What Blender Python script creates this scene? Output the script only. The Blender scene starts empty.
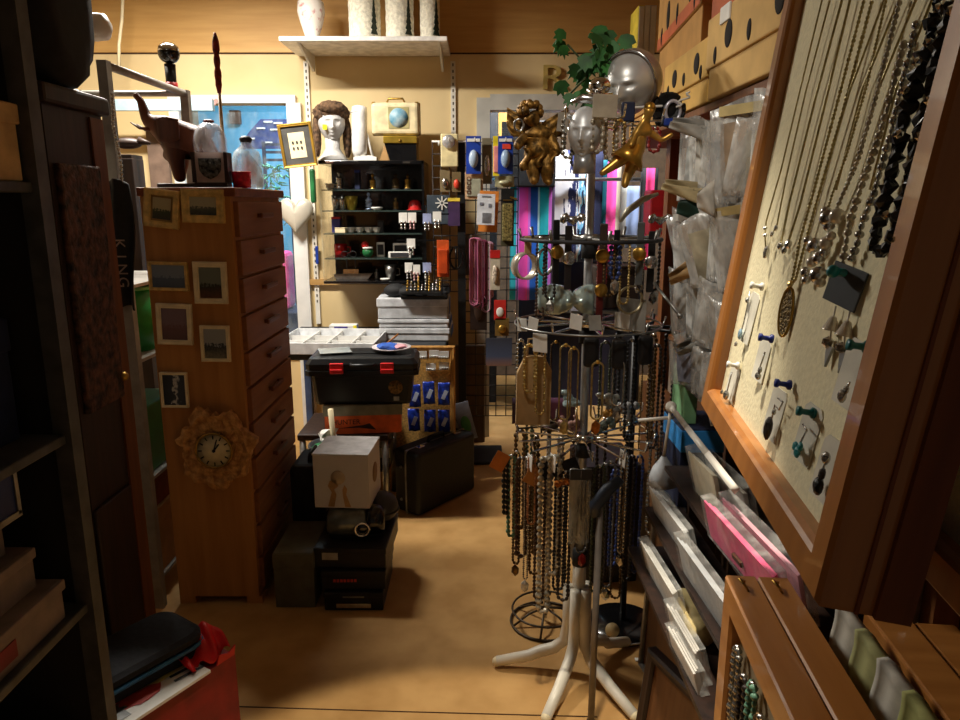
import bpy, bmesh, math, random
from mathutils import Vector, Matrix, Euler
random.seed(7)
PI = math.pi
COL = bpy.context.scene.collection
TH = math.radians(12.4); FPX = 712.0; CH = 1.5
CT, ST = math.cos(TH), math.sin(TH)

def W(px, py, Y):
    """world point seen at pixel px,py when it stands Y metres ahead"""
    u = (px-480)/FPX; v = (360-py)/FPX
    dy = CT+v*ST; dz = -ST+v*CT
    return Vector((Y*u/dy, Y, CH+Y*dz/dy))
def F(px, py):
    u = (px-480)/FPX; v = (360-py)/FPX
    dy = CT+v*ST; dz = -ST+v*CT
    t = -CH/dz
    return Vector((t*u, t*dy, 0))
def RC(x0, y0, x1, y1, Y):
    a = W(x0, y0, Y); b = W(x1, y1, Y); c = W(x0, y1, Y); d = W(x1, y0, Y)
    return ((a.x+b.x+c.x+d.x)/4, (a.z+b.z)/2, abs(b.x+d.x-a.x-c.x)/2, abs(a.z-b.z))

# ---------------------------------------------------------------- materials
def lin(c):
    return tuple(((x/255)/12.92 if x/255 <= .04045 else ((x/255+.055)/1.055)**2.4) for x in c)
MC = {}
def mat(c, rough=.6, metal=0., noise=.12, scale=18., bump=0., trans=0., alpha=1., emit=None, es=0., c2=None, coat=0., stretch=(1,1,1), lo=.35, hi=.65):
    key = (c, rough, metal, noise, scale, bump, trans, alpha, emit, es, c2, coat, stretch, lo, hi)
    if key in MC: return MC[key]
    m = bpy.data.materials.new('surface'); m.use_nodes = True
    nt = m.node_tree; N = nt.nodes; L = nt.links
    b = N['Principled BSDF']
    tc = N.new('ShaderNodeTexCoord'); mp = N.new('ShaderNodeMapping'); mp.inputs['Scale'].default_value = stretch
    L.new(tc.outputs['Object'], mp.inputs[0])
    nz = N.new('ShaderNodeTexNoise'); nz.inputs['Scale'].default_value = scale; nz.inputs['Detail'].default_value = 6
    L.new(mp.outputs[0], nz.inputs['Vector'])
    rp = N.new('ShaderNodeValToRGB')
    a = lin(c)
    if c2: e = lin(c2)
    else: e = tuple(x*(1-noise*2) for x in a); a = tuple(min(1, x*(1+noise)) for x in a)
    rp.color_ramp.elements[0].position = lo; rp.color_ramp.elements[1].position = hi
    rp.color_ramp.elements[0].color = (*e, 1); rp.color_ramp.elements[1].color = (*a, 1)
    L.new(nz.outputs['Fac'], rp.inputs[0]); L.new(rp.outputs[0], b.inputs['Base Color'])
    b.inputs['Roughness'].default_value = rough; b.inputs['Metallic'].default_value = metal
    b.inputs['Transmission Weight'].default_value = trans; b.inputs['Alpha'].default_value = alpha
    b.inputs['Coat Weight'].default_value = coat; b.inputs['IOR'].default_value = 1.45
    if bump:
        bp = N.new('ShaderNodeBump'); bp.inputs['Strength'].default_value = bump; bp.inputs['Distance'].default_value = .01
        L.new(nz.outputs['Fac'], bp.inputs['Height']); L.new(bp.outputs[0], b.inputs['Normal'])
    if emit:
        b.inputs['Emission Color'].default_value = (*lin(emit), 1); b.inputs['Emission Strength'].default_value = es
    MC[key] = m
    return m
def wood(c, c2, axis='z', scale=1., rough=.5, bump=.1, coat=.0):
    s = {'x': (2, 26, 26), 'y': (26, 2, 26), 'z': (26, 26, 2)}[axis]
    return mat(c, rough, 0, 0, 1.6*scale, bump, c2=c2, stretch=s, coat=coat, lo=.3, hi=.7)
def ramp_mat(stops, axis=0, rough=.7, wob=.0, scale=6., const=False, lo=0., hi=1.):
    """colour bands along an object axis (generated 0..1) broken up by noise"""
    m = bpy.data.materials.new('surface'); m.use_nodes = True
    nt = m.node_tree; N = nt.nodes; L = nt.links; b = N['Principled BSDF']
    tc = N.new('ShaderNodeTexCoord'); sx = N.new('ShaderNodeSeparateXYZ'); L.new(tc.outputs['Generated'], sx.inputs[0])
    nz = N.new('ShaderNodeTexNoise'); nz.inputs['Scale'].default_value = scale; nz.inputs['Detail'].default_value = 5
    L.new(tc.outputs['Generated'], nz.inputs['Vector'])
    ma = N.new('ShaderNodeMath'); ma.operation = 'MULTIPLY_ADD'; ma.inputs[1].default_value = wob; 
    sb = N.new('ShaderNodeMath'); sb.operation = 'SUBTRACT'; sb.inputs[1].default_value = .5
    L.new(nz.outputs['Fac'], sb.inputs[0]); L.new(sb.outputs[0], ma.inputs[0]); L.new(sx.outputs[axis], ma.inputs[2])
    rp = N.new('ShaderNodeValToRGB'); cr = rp.color_ramp
    if const: cr.interpolation = 'CONSTANT'
    while len(cr.elements) < len(stops): cr.elements.new(.5)
    for e, (p, c) in zip(cr.elements, sorted(stops)): e.position = p; e.color = (*lin(c), 1)
    L.new(ma.outputs[0], rp.inputs[0]); L.new(rp.outputs[0], b.inputs['Base Color'])
    b.inputs['Roughness'].default_value = rough
    return m
def film(c=(225, 228, 225), dens=.22):
    """thin clear plastic: mostly see-through with a glossy skin"""
    k = ('film', c, dens)
    if k in MC: return MC[k]
    m = bpy.data.materials.new('clear_film'); m.use_nodes = True
    N = m.node_tree.nodes; L = m.node_tree.links; N.clear()
    o = N.new('ShaderNodeOutputMaterial'); mx = N.new('ShaderNodeMixShader'); t = N.new('ShaderNodeBsdfTransparent')
    p = N.new('ShaderNodeBsdfPrincipled'); p.inputs['Base Color'].default_value = (*lin(c), 1); p.inputs['Roughness'].default_value = .22
    p.inputs['Specular IOR Level'].default_value = .9
    tc = N.new('ShaderNodeTexCoord'); nz = N.new('ShaderNodeTexNoise'); nz.inputs['Scale'].default_value = 24; nz.inputs['Detail'].default_value = 3
    mp = N.new('ShaderNodeMapping'); mp.inputs['Scale'].default_value = (1, 1, .45)
    L.new(tc.outputs['Object'], mp.inputs[0]); L.new(mp.outputs[0], nz.inputs['Vector'])
    bp = N.new('ShaderNodeBump'); bp.inputs['Strength'].default_value = .7; bp.inputs['Distance'].default_value = .02
    L.new(nz.outputs['Fac'], bp.inputs['Height']); L.new(bp.outputs[0], p.inputs['Normal'])
    mr = N.new('ShaderNodeMapRange'); mr.inputs[1].default_value = .42; mr.inputs[2].default_value = .68
    mr.inputs[3].default_value = dens*.5; mr.inputs[4].default_value = min(1, dens*2.)
    L.new(nz.outputs['Fac'], mr.inputs[0]); L.new(mr.outputs[0], mx.inputs[0])
    L.new(t.outputs[0], mx.inputs[1]); L.new(p.outputs[0], mx.inputs[2]); L.new(mx.outputs[0], o.inputs[0])
    MC[k] = m
    return m

# ---------------------------------------------------------------- mesh builder
def RZ(a): return Matrix.Rotation(a, 4, 'Z')
def RX(a): return Matrix.Rotation(a, 4, 'X')
def RY(a): return Matrix.Rotation(a, 4, 'Y')
def T(x, y=None, z=None):
    return Matrix.Translation(x if y is None else (x, y, z))
I4 = Matrix.Identity(4)
class MB:
    def __init__(s): s.v = []; s.f = []; s.sm = []; s.mi = []
    def add(s, vs, fs, M=I4, smooth=False, mi=0):
        n = len(s.v)
        s.v += [tuple(M @ Vector(p)) for p in vs]
        for f in fs: s.f.append(tuple(i+n for i in f)); s.sm.append(smooth); s.mi.append(mi)
        return s
    def bm(s, b, M=I4, smooth=False, mi=0):
        b.verts.index_update()
        s.add([v.co for v in b.verts], [[v.index for v in f.verts] for f in b.faces], M, smooth, mi); b.free(); return s
    def box(s, c, d, M=I4, bev=0., mi=0, seg=2, smooth=False):
        b = bmesh.new(); bmesh.ops.create_cube(b, size=1)
        for v in b.verts: v.co = Vector((v.co.x*d[0], v.co.y*d[1], v.co.z*d[2]))
        if bev: bmesh.ops.bevel(b, geom=b.edges[:], offset=min(bev, min(d)*.45), segments=seg, profile=.5, affect='EDGES')
        return s.bm(b, M @ T(*c), smooth, mi)
    def bx(s, x0, x1, y0, y1, z0, z1, M=I4, bev=0., mi=0):
        return s.box(((x0+x1)/2, (y0+y1)/2, (z0+z1)/2), (abs(x1-x0), abs(y1-y0), abs(z1-z0)), M, bev, mi)
    def lathe(s, prof, n=20, M=I4, mi=0, smooth=True, sx=1, sy=1):
        vs = []; fs = []
        for r, z in prof:
            for k in range(n):
                a = 2*PI*k/n; vs.append((r*math.cos(a)*sx, r*math.sin(a)*sy, z))
        m = len(prof)
        for i in range(m-1):
            for k in range(n):
                k2 = (k+1) % n; fs.append((i*n+k, i*n+k2, (i+1)*n+k2, (i+1)*n+k))
        return s.add(vs, fs, M, smooth, mi)
    def cyl(s, a, b, r, r2=None, n=12, M=I4, mi=0):
        return s.tube([a, b], [r, r if r2 is None else r2], n, M, mi)
    def tube(s, pts, r, n=8, M=I4, mi=0, closed=False, flat=1.):
        pts = [Vector(p) for p in pts]; m = len(pts)
        rs = r if isinstance(r, (list, tuple)) else [r]*m
        vs = []; fs = []; up = None
        for i, p in enumerate(pts):
            if closed: t = pts[(i+1) % m]-pts[i-1]
            else: t = pts[min(i+1, m-1)]-pts[max(i-1, 0)]
            t = t.normalized() if t.length > 1e-9 else Vector((0, 0, 1))
            if up is None:
                up = Vector((0, 1, 0)) if abs(t.y) < .9 else Vector((1, 0, 0))
            x = (up - t*up.dot(t))
            if x.length < 1e-5: x = t.orthogonal()
            x.normalize(); y = t.cross(x); up = x
            for k in range(n):
                a = 2*PI*k/n; vs.append(p+(x*math.cos(a)*flat+y*math.sin(a))*rs[i])
        for i in range(m if closed else m-1):
            j = (i+1) % m
            for k in range(n):
                k2 = (k+1) % n; fs.append((i*n+k, i*n+k2, j*n+k2, j*n+k))
        if not closed: fs.append(tuple(range(n))[::-1]); fs.append(tuple((m-1)*n+k for k in range(n)))
        return s.add(vs, fs, M, True, mi)
    def beads(s, pts, r, thin=.3, n=6, M=I4, mi=0, closed=False, step=None, seed=0, var=0.):
        """one strand whose thickness swells bead by bead"""
        pts = [Vector(p) for p in pts]; rnd = random.Random(seed)
        if closed: pts = pts+[pts[0]]
        seg = [(pts[i+1]-pts[i]).length for i in range(len(pts)-1)]; tot = sum(seg)
        step = step or r*2.1; nb = max(3, int(tot/step))
        def at(d):
            d = min(max(d, 0), tot-1e-6)
            for i, l in enumerate(seg):
                if d <= l: return pts[i].lerp(pts[i+1], d/max(l, 1e-9))
                d -= l
            return pts[-1]
        P = []; R = []
        for b in range(nb):
            k = 1+rnd.uniform(-var, var)
            for f, q in ((.0, thin), (.2, .8), (.5, 1.), (.8, .8)):
                P.append(at((b+f)/nb*tot)); R.append(r*q*k if q != thin else r*thin)
        return s.tube(P, R, n, M, mi, closed)
    def sph(s, c, r, M=I4, seg=14, sc=(1, 1, 1), mi=0, fn=None):
        b = bmesh.new(); bmesh.ops.create_uvsphere(b, u_segments=seg, v_segments=max(6, seg*2//3), radius=1)
        for v in b.verts:
            p = v.co.copy()
            if fn: p = fn(p)
            v.co = Vector((p.x*r*sc[0], p.y*r*sc[1], p.z*r*sc[2]))
        return s.bm(b, M @ T(*c), True, mi)
    def ico(s, c, r, M=I4, sub=1, jit=0., sc=(1, 1, 1), seed=0, smooth=False, mi=0):
        b = bmesh.new(); bmesh.ops.create_icosphere(b, subdivisions=sub, radius=1); rnd = random.Random(seed)
        for v in b.verts:
            k = r*(1+rnd.uniform(-jit, jit)); v.co = Vector((v.co.x*k*sc[0], v.co.y*k*sc[1], v.co.z*k*sc[2]))
        return s.bm(b, M @ T(*c), smooth, mi)
    def prism(s, poly, d, M=I4, mi=0, bev=0):
        """polygon in XZ given thickness d along +Y"""
        n = len(poly)
        vs = [(x, 0, z) for x, z in poly]+[(x, d, z) for x, z in poly]
        fs = [tuple(range(n)), tuple(range(2*n-1, n-1, -1))]+[(i, i+n, (i+1) % n+n, (i+1) % n) for i in range(n)]
        return s.add(vs, fs, M, False, mi)
    def sheet(s, fn, nu, nv, M=I4, mi=0, th=0., smooth=True):
        vs = [fn(i/nu, j/nv) for j in range(nv+1) for i in range(nu+1)]
        fs = [(j*(nu+1)+i, j*(nu+1)+i+1, (j+1)*(nu+1)+i+1, (j+1)*(nu+1)+i) for j in range(nv) for i in range(nu)]
        if th:
            n = len(vs); vs = vs+[(p[0], p[1]+th, p[2]) for p in vs]
            fs = fs+[tuple(n+i for i in f[::-1]) for f in fs]
            ring = [i for i in range(nu+1)]+[j*(nu+1)+nu for j in range(1, nv+1)]+[nv*(nu+1)+i for i in range(nu-1, -1, -1)]+[j*(nu+1) for j in range(nv-1, 0, -1)]
            for a, b in zip(ring, ring[1:]+ring[:1]): fs.append((b, a, a+n, b+n))
        return s.add(vs, fs, M, smooth, mi)
    def frame(s, w, h, fw, d, lip=.35, M=I4, mi=0):
        """mitred moulding, XZ plane, front at y=0, back at y=d"""
        loops = [(0, d), (0, .15*d), (fw*.25, 0), (fw*.6, d*.12), (fw*.85, d*.1), (fw, lip*d), (fw, d)]
        vs = []; fs = []
        for o, y in loops:
            a, b = w/2-o, h/2-o
            vs += [(-a, y, -b), (a, y, -b), (a, y, b), (-a, y, b)]
        m = len(loops)
        for i in range(m):
            j = (i+1) % m
            for k in range(4): fs.append((i*4+k, i*4+(k+1) % 4, j*4+(k+1) % 4, j*4+k))
        return s.add(vs, fs, M, False, mi)
    def slab(s, w, d, r, z0, z1, M=I4, mi=0, e=.006):
        """rounded rectangle slab with softened edges"""
        vs = []; fs = []; n = 24
        for z, k in ((z0, e), (z0+e*.6, 0), (z1-e*.6, 0), (z1, e)):
            for q, (sx, sy) in enumerate(((1, 1), (-1, 1), (-1, -1), (1, -1))):
                for j in range(6):
                    a = (q+j/5)*PI/2; vs.append((sx*(w/2-r)+(r-k)*math.cos(a), sy*(d/2-r)+(r-k)*math.sin(a), z))
        for i in range(3):
            for k in range(n): fs.append((i*n+k, i*n+(k+1) % n, (i+1)*n+(k+1) % n, (i+1)*n+k))
        fs += [tuple(range(n))[::-1], tuple(3*n+k for k in range(n))]
        return s.add(vs, fs, M, False, mi)
    def build(s, name, mats, parent=None, M=None):
        me = bpy.data.meshes.new(name)
        me.from_pydata(s.v, [], s.f)
        me.polygons.foreach_set('use_smooth', s.sm); me.polygons.foreach_set('material_index', s.mi)
        for m in (mats if isinstance(mats, (list, tuple)) else [mats]): me.materials.append(m)
        b = bmesh.new(); b.from_mesh(me); bmesh.ops.recalc_face_normals(b, faces=b.faces[:]); b.to_mesh(me); b.free()
        me.update()
        o = bpy.data.objects.new(name, me); COL.objects.link(o)
        if parent: o.parent = parent
        if M is not None: o.matrix_basis = M
        return o
def tag(o, label, cat, group=None):
    o['label'] = label; o['category'] = cat
    if group: o['group'] = group
    return o
def thing(name, label, cat, M, group=None):
    o = bpy.data.objects.new(name, None); COL.objects.link(o); o.matrix_basis = M; o.empty_display_size = .02
    return tag(o, label, cat, group)
def solo(name, mb, m, label, cat, M=I4, group=None):
    return tag(mb.build(name, m, None, M), label, cat, group)
def struct(name, mb, m):
    o = mb.build(name, m); o['kind'] = 'structure'; return o
def part(name, mb, m, parent, label=None, M=None):
    o = mb.build(name, m, parent, M)
    if label: o['label'] = label
    return o
def text_mesh(body, size, ext=.0006):
    cu = bpy.data.curves.new('lettering', 'FONT'); cu.body = body; cu.size = size; cu.extrude = ext; cu.align_x = 'CENTER'; cu.align_y = 'CENTER'
    ob = bpy.data.objects.new('lettering', cu); COL.objects.link(ob)
    bpy.context.view_layer.update()
    me = bpy.data.meshes.new_from_object(ob.evaluated_get(bpy.context.evaluated_depsgraph_get()))
    bpy.data.objects.remove(ob)
    return me
def text(name, body, size, m, parent, M):
    """lettering facing -Y in its parent's frame"""
    me = text_mesh(body, size); me.materials.append(m)
    o = bpy.data.objects.new(name, me); COL.objects.link(o); o.parent = parent; o.matrix_basis = M @ RX(PI/2); return o
def copy_thing(o, M, label=None, group=None):
    c = o.copy(); COL.objects.link(c); c.matrix_basis = M
    if label: c['label'] = label
    if group: c['group'] = group
    for ch in list(o.children):
        d = ch.copy(); COL.objects.link(d); d.parent = c
        for g in list(ch.children):
            e = g.copy(); COL.objects.link(e); e.parent = d
    return c
def loop_path(w, L, n=10, hook=.012, sway=0.):
    """closed hanging loop: hook at origin, bottom at -L"""
    p = [(0, 0, 0)]
    for k in range(1, 5): p.append((w/2*math.sin(k/4*PI/2), 0, -hook*(1-math.cos(k/4*PI/2))-hook*.2*k/4))
    zb = -(L-w/2)
    for k in range(1, n): p.append((w/2, 0, -hook*1.2+(zb+hook*1.2)*k/n))
    for k in range(0, 9):
        a = PI*k/8; p.append((w/2*math.cos(a), 0, zb-w/2*math.sin(a)))
    q = [(-x, y, z) for x, y, z in p[1:4+n]][::-1]
    return [(x+sway*z*z, y, z) for x, y, z in p+q]

# palette
GOLD = mat((190, 150, 70), .32, .9, .2, 40); BRASS = mat((176, 140, 66), .4, .85, .2, 60)
SILVER = mat((200, 200, 200), .25, 1., .12, 40); CHROME = mat((225, 225, 225), .1, 1., .05, 20)
STEEL = mat((150, 150, 148), .35, .9, .15, 30)
WHITE = mat((222, 220, 214), .5, 0, .05, 10); WPAINT = mat((228, 222, 210), .45, 0, .06, 6)
PAPER = mat((226, 224, 218), .8, 0, .06, 14); CREAM = mat((222, 206, 168), .6, 0, .08, 10)
BLACK = mat((18, 18, 20), .5, 0, .3, 20); GLOSSBLACK = mat((14, 14, 16), .2, 0, .2, 10, coat=.3); CHAR = mat((45, 45, 48), .65, 0, .2, 20)
RUBBER = mat((26, 26, 28), .75, 0, .2, 30); BROWN = wood((96, 58, 30), (58, 32, 16)); DKWOOD = wood((52, 32, 22), (28, 17, 12))
ORANGEWOOD = wood((172, 112, 52), (142, 86, 36), 'z', 1, .42, .05, .2)
CARD = mat((178, 138, 88), .85, 0, .1, 12); RED = mat((190, 30, 28), .5, 0, .15, 12); BLUE = mat((28, 62, 160), .45, 0, .15, 12)
NAVY = mat((24, 34, 66), .7, 0, .2, 16); GREEN = mat((30, 110, 58), .5, 0, .2, 16); TEAL = mat((20, 120, 124), .4, 0, .15, 16)
GLASS = mat((235, 240, 240), .03, 0, .01, 5, trans=1.); PEARL = mat((215, 205, 190), .22, .3, .08, 30)
# ================================================================ the setting
YW = 4.5
floor_m = mat((188, 146, 88), .75, 0, 0, 7, .06, c2=(168, 126, 70))
struct('floor', MB().bx(-2.7, 2.3, -1.6, 7.0, -.1, 0), floor_m)
seam = MB().tube([(-.86, 1.90, .0005), (-.3, 1.875, .0005), (.35, 1.85, .0005)], .0022, 5); struct('trim_1', seam, mat((70, 44, 22), .9))
struct('ceiling', MB().bx(-2.7, 2.3, -1.6, 7.0, 3.0, 3.1), mat((214, 200, 176), .8))
wallm = mat((224, 200, 152), .7, 0, 0, 2.2, .03, c2=(212, 186, 136))
upperm = wood((208, 164, 98), (188, 142, 78), 'x', .6, .55, .03)
wb = MB()
ZS = 2.366; ZD = 2.085
wb.bx(-2.7, -1.80, YW, YW+.1, 0, ZS); wb.bx(-1.80, -1.155, YW, YW+.1, ZD, ZS); wb.bx(-1.80, -1.155, YW, YW+.1, 0, .6)
wb.bx(-1.155, .06, YW, YW+.1, 0, ZS); wb.bx(.06, 1.16, YW, YW+.1, ZD, ZS); wb.bx(1.16, 2.3, YW, YW+.1, 0, ZS)
struct('wall_back', wb, wallm)
struct('wall_upper', MB().bx(-2.7, 2.3, YW-.012, YW+.1, ZS+.004, 3.0), upperm)
struct('trim_2', MB().bx(-2.7, 2.3, YW-.004, YW, ZS-.004, ZS+.004), mat((70, 45, 22), .8))
struct('trim_3', MB().bx(-1.09, -.56, YW-.03, YW, 1.0, 1.035), wood((190, 150, 92), (160, 120, 66), 'x'))
struct('wall_left', MB().bx(-2.7, -2.6, -1.6, 7, 0, 3), mat((150, 128, 98), .8))
struct('wall_right', MB().bx(1.36, 1.46, -1.6, YW, 0, 3), wood((150, 96, 46), (120, 72, 32), 'z', .5))
wt = mat((226, 224, 220), .45, 0, .05, 8)
# glazed opening on the left and doorway on the right
wf = MB(); wf.bx(-1.86, -1.10, YW-.03, YW, ZD, ZD+.045); wf.bx(-1.155, -1.07, YW-.035, YW+.1, .0, ZD); wf.bx(-1.86, -1.80, YW-.03, YW+.1, .6, ZD); wf.bx(-1.80, -1.155, YW-.04, YW+.1, .57, .6)
o = struct('window_1', wf, wt)
part('window_pane', MB().bx(-1.80, -1.155, YW+.05, YW+.053, .6, ZD), film((220, 235, 245), .05), o)
df = MB(); df.bx(-.02, .06, YW-.03, YW+.1, 0, ZD+.03); df.bx(.06, 1.16, YW-.03, YW+.1, ZD-.04, ZD+.05); df.bx(1.16, 1.24, YW-.03, YW+.1, 0, ZD+.03)
struct('door_1', df, mat((196, 194, 186), .5, 0, .08, 8))
# the rooms beyond
struct('wall_blue', MB().bx(-2.7, -.14, 6.9, 7.0, 0, 3), mat((92, 176, 222), .7, 0, .05, 3))
struct('wall_divider', MB().bx(-.14, -.06, YW+.1, 7, 0, 3), mat((110, 170, 205), .75))
struct('wall_rear', MB().bx(-.06, 2.3, 6.2, 6.3, 0, 3), mat((96, 78, 60), .8))
struct('wall_side', MB().bx(2.2, 2.3, YW, 6.3, 0, 3), mat((90, 74, 58), .8))

# ---- blue room contents
def nb(px0, py0, px1, py1, Y, d, bev=.01):
    x, z, w, h = RC(px0, py0, px1, py1, Y); return MB().box((0, 0, 0), (w, d, h), I4, bev), T(x, Y+d/2, z)
t = thing('wall_banner', 'navy blue slanted banner with rows of short white marks, seen through the left window', 'banner', T(W(264, 136, 6.0)))
pl = [(-.22, -.10), (.30, -.10), (.30, .13), (-.02, .13), (-.12, .03)]
part('cloth', MB().prism(pl, .02), mat((26, 48, 110), .7), t)
mk = MB()
for (x, z) in ((-.02, .06), (.09, .05), (-.11, -.02), (.03, -.05), (.12, .10), (.2, .02), (.04, .11), (.19, -.06)): mk.box((x, -.003, z), (.07, .004, .012))
part('white_marks', mk, WHITE, t)
mb, M = nb(229, 110, 240, 124, 6.84, .05); solo('wooden_plaque', mb, BROWN, 'small dark wooden square panel high on the blue wall behind the window', 'plaque', M)
g = MB(); rnd = random.Random(3)
p0 = W(276, 178, 4.95)
for k in range(130):
    a = Vector((rnd.gauss(0, .06), rnd.gauss(0, .04), rnd.uniform(-.28, .09))); b = a+Vector((rnd.uniform(-.06, .06), rnd.uniform(-.04, .04), rnd.uniform(-.04, .04)))
    g.tube([a, b], [.007, .002], 4)
o = solo('tinsel_garland', g, mat((24, 130, 96), .3, .5, .3, 30), 'bushy green tinsel garland behind the left window', 'garland', T(p0)); o['kind'] = 'stuff'
t = thing('blue_chair', 'dark blue chair back against the blue wall behind the window', 'chair', T(W(277, 160, 5.9)))
cb = MB(); 
for z in (.0, .06, .12): cb.box((0, 0, z), (.2, .02, .02))
part('backrest', cb, NAVY, t); 
for s in (-.1, .1): part('leg', MB().bx(s-.012, s+.012, -.012, .012, -1.7, .14), NAVY, t)
mb, M = nb(276, 252, 288, 310, 5.0, .2, .03); solo('blue_chest', MB().bx(-1.6, -1.2, 4.9, 5.3, 0, W(282, 310, 5.0).z-.002, bev=.01), NAVY, 'dark blue chest under the pink bag beyond the left window', 'chest'); solo('pink_bag', mb, mat((225, 60, 140), .5), 'bright pink bag low behind the window edge beside the heart cushion', 'bag', M)
# ---- hanging towels beyond the doorway
def towel(name, label, px0, px1, py0, py1, Y, bands, cat='towel', amp=.012, wob=0., group=None):
    x, z, w, h = RC(px0, py0, px1, py1, Y)
    mb = MB().sheet(lambda u, v: ((u-.5)*w, amp*math.sin(u*13)*(.4+.6*(1-v)), (v-.5)*h), 28, 8, th=.006)
    return solo(name, mb, ramp_mat(bands, 0, .85, wob, const=True), label, cat, T(x, Y, z), group)
towel('beach_towel', 'bright towel striped teal, pink and blue hanging in the doorway', 510, 554, 184, 300, 4.95,
      [(0, (40, 170, 178)), (.14, (214, 150, 226)), (.2, (244, 74, 170)), (.40, (190, 100, 200)), (.45, (24, 92, 190)), (.62, (190, 230, 236)), (.66, (22, 158, 166)), (.86, (205, 110, 215)), (.93, (70, 50, 80))])
towel('tee_shirt', 'white shirt printed with ragged navy figures hanging beside the striped towel', 552, 602, 150, 262, 5.02,
      [(0, (214, 212, 216)), (.30, (214, 212, 216)), (.33, (24, 34, 84)), (.5, (225, 225, 230)), (.56, (120, 185, 225)), (.62, (18, 26, 60)), (1, (18, 26, 60))], 'shirt', .012, .75)
towel('curtain', 'teal and bright pink striped curtain right of the white stand pole', 598, 620, 160, 262, 5.06,
      [(0, (20, 110, 130)), (.3, (18, 96, 120)), (.36, (246, 80, 170)), (.75, (246, 80, 170)), (.8, (190, 180, 160))], 'curtain', .008)
towel('pillowcase', 'pale blue folded cloth hanging in the right half of the doorway', 620, 641, 186, 248, 5.1, [(0, (178, 178, 172)), (.28, (140, 160, 200)), (1, (140, 160, 200))], 'cloth', .006)
towel('dark_drape', 'long dark navy drape hanging low in the doorway under the striped towel', 518, 640, 262, 460, 5.2, [(0, (20, 20, 34)), (.4, (30, 26, 48)), (.7, (18, 18, 26))], 'drape', .02, .3)
towel('pink_scarf', 'narrow hot pink scarf with dark edges hanging at the right of the doorway', 639, 656, 168, 270, 4.9, [(0, (30, 30, 34)), (.3, (235, 60, 130)), (.8, (30, 30, 34))], 'scarf', .005)
mb, M = nb(500, 120, 556, 187, 4.9, .06); solo('black_screen', mb, BLACK, 'black board hanging above the striped towel behind the gold cherub', 'board', M)
mb, M = nb(650, 190, 690, 236, 4.2, .18); solo('red_crate', mb, mat((170, 26, 34), .5), 'dark red crate on the wooden shelving behind the brown post', 'crate', M)
mb, M = nb(498, 104, 510, 148, 4.9, .05); solo('pine_post', mb, wood((214, 160, 84), (190, 134, 64)), 'light pine post just inside the doorway top left', 'post', M)
mb, M = nb(489, 104, 497, 440, 5.3, .05); solo('grey_cabinet_edge', mb, CHAR, 'dark grey upright just inside the doorway beside the light pine post', 'upright', M)
towel('maroon_cloth', 'dark maroon cloth hanging low behind the kraft paper bag', 512, 575, 398, 445, 4.75, [(0, (44, 18, 34)), (.5, (66, 22, 46)), (.8, (40, 16, 30))], 'cloth', .012, .3)

solo('towel_rail', MB().cyl((.0, 4.98, 1.66), (1.1, 4.98, 1.66), .012).cyl((.0, 4.98, 0), (.0, 4.98, 1.66), .014).cyl((1.1, 4.98, 0), (1.1, 4.98, 1.66), .014), STEEL, 'steel clothes rail with the hanging cloths just inside the doorway', 'rail')
# ---- R letter on the wall
me = text_mesh('R', .23, .012); me.materials.append(mat((196, 172, 100), .4, .2)); a = W(553, 79, YW)
o = bpy.data.objects.new('brass_letter', me); COL.objects.link(o); o.matrix_basis = T(a.x, YW-.014, a.z) @ Matrix.Diagonal((1.15, 1, .85, 1)) @ RX(PI/2); tag(o, 'brass capital letter R fixed to the cream wall above the doorway', 'letter')
# cork heart sticker on window trim
hs = MB().prism([(0, -.022), (.024, .004), (.02, .02), (.008, .02), (0, .012), (-.008, .02), (-.02, .02), (-.024, .004)], .003)
solo('heart_sticker', hs, mat((222, 150, 140), .5), 'tiny pink heart sticker on the white window head', 'sticker', T(W(214, 102, YW-.034)))
# hanging cord and lamp head
c0 = W(123, -6, 4.3); solo('hanging_cord', MB().tube([c0, W(122, 20, 4.3), W(119, 45, 4.3), W(119, 68, 4.3)], .009, 6), CREAM, 'cream cord hanging down the upper left back wall', 'cord')
t = thing('spot_lamp', 'white plastic lamp head high at left in front of the wooden wall', 'lamp', T(W(102, 27, 2.5)))
part('lamp_shade', MB().lathe([(.0, 0), (.05, .0), (.055, .02), (.05, .07), (.02, .09), (0, .09)], 18, RY(PI/2) @ T(0, 0, -.045) @ Matrix.Scale(.8, 4)), WPAINT, t); part('bracket', MB().cyl((-.04, 0, .02), (-.16, .06, .06), .01), STEEL, t)

# ================================================================ white shelf high on the back wall
t = thing('wall_shelf', 'white shelf high on the back wall carrying four tall vases', 'shelf', T(-.62, YW, 2.360))
part('board', MB().bx(-.455, .445, -.42, -.012, -.012, .012, bev=.004), mat((236, 232, 226), .4), t)
for s in (-.36, .40): part('bracket', MB().prism([(-.40, -.012), (-.02, -.012), (-.02, -.1), (-.05, -.1)], .012, T(s, 0, 0) @ RZ(PI/2) @ T(0, -.006, 0)), WHITE, t)
for s, nm in ((-1.03, 'white slotted upright rail at the left end of the high shelf'), (-.16, 'white slotted upright rail at the right end of the high shelf')):
    sm = MB().bx(-.014, .014, -.016, 0, .75 if s < -.5 else 1.55, 2.32)
    o = solo('shelf_rail', sm, WPAINT, nm, 'rail', T(s, YW, 0))
    for k in range(40):
        z = 2.3-.036*k
        if z > (.78 if s < -.5 else 1.58): part('slot', MB().bx(-.004, .004, -.018, -.015, z-.008, z+.008), mat((90, 84, 74), .7), o)
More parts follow.
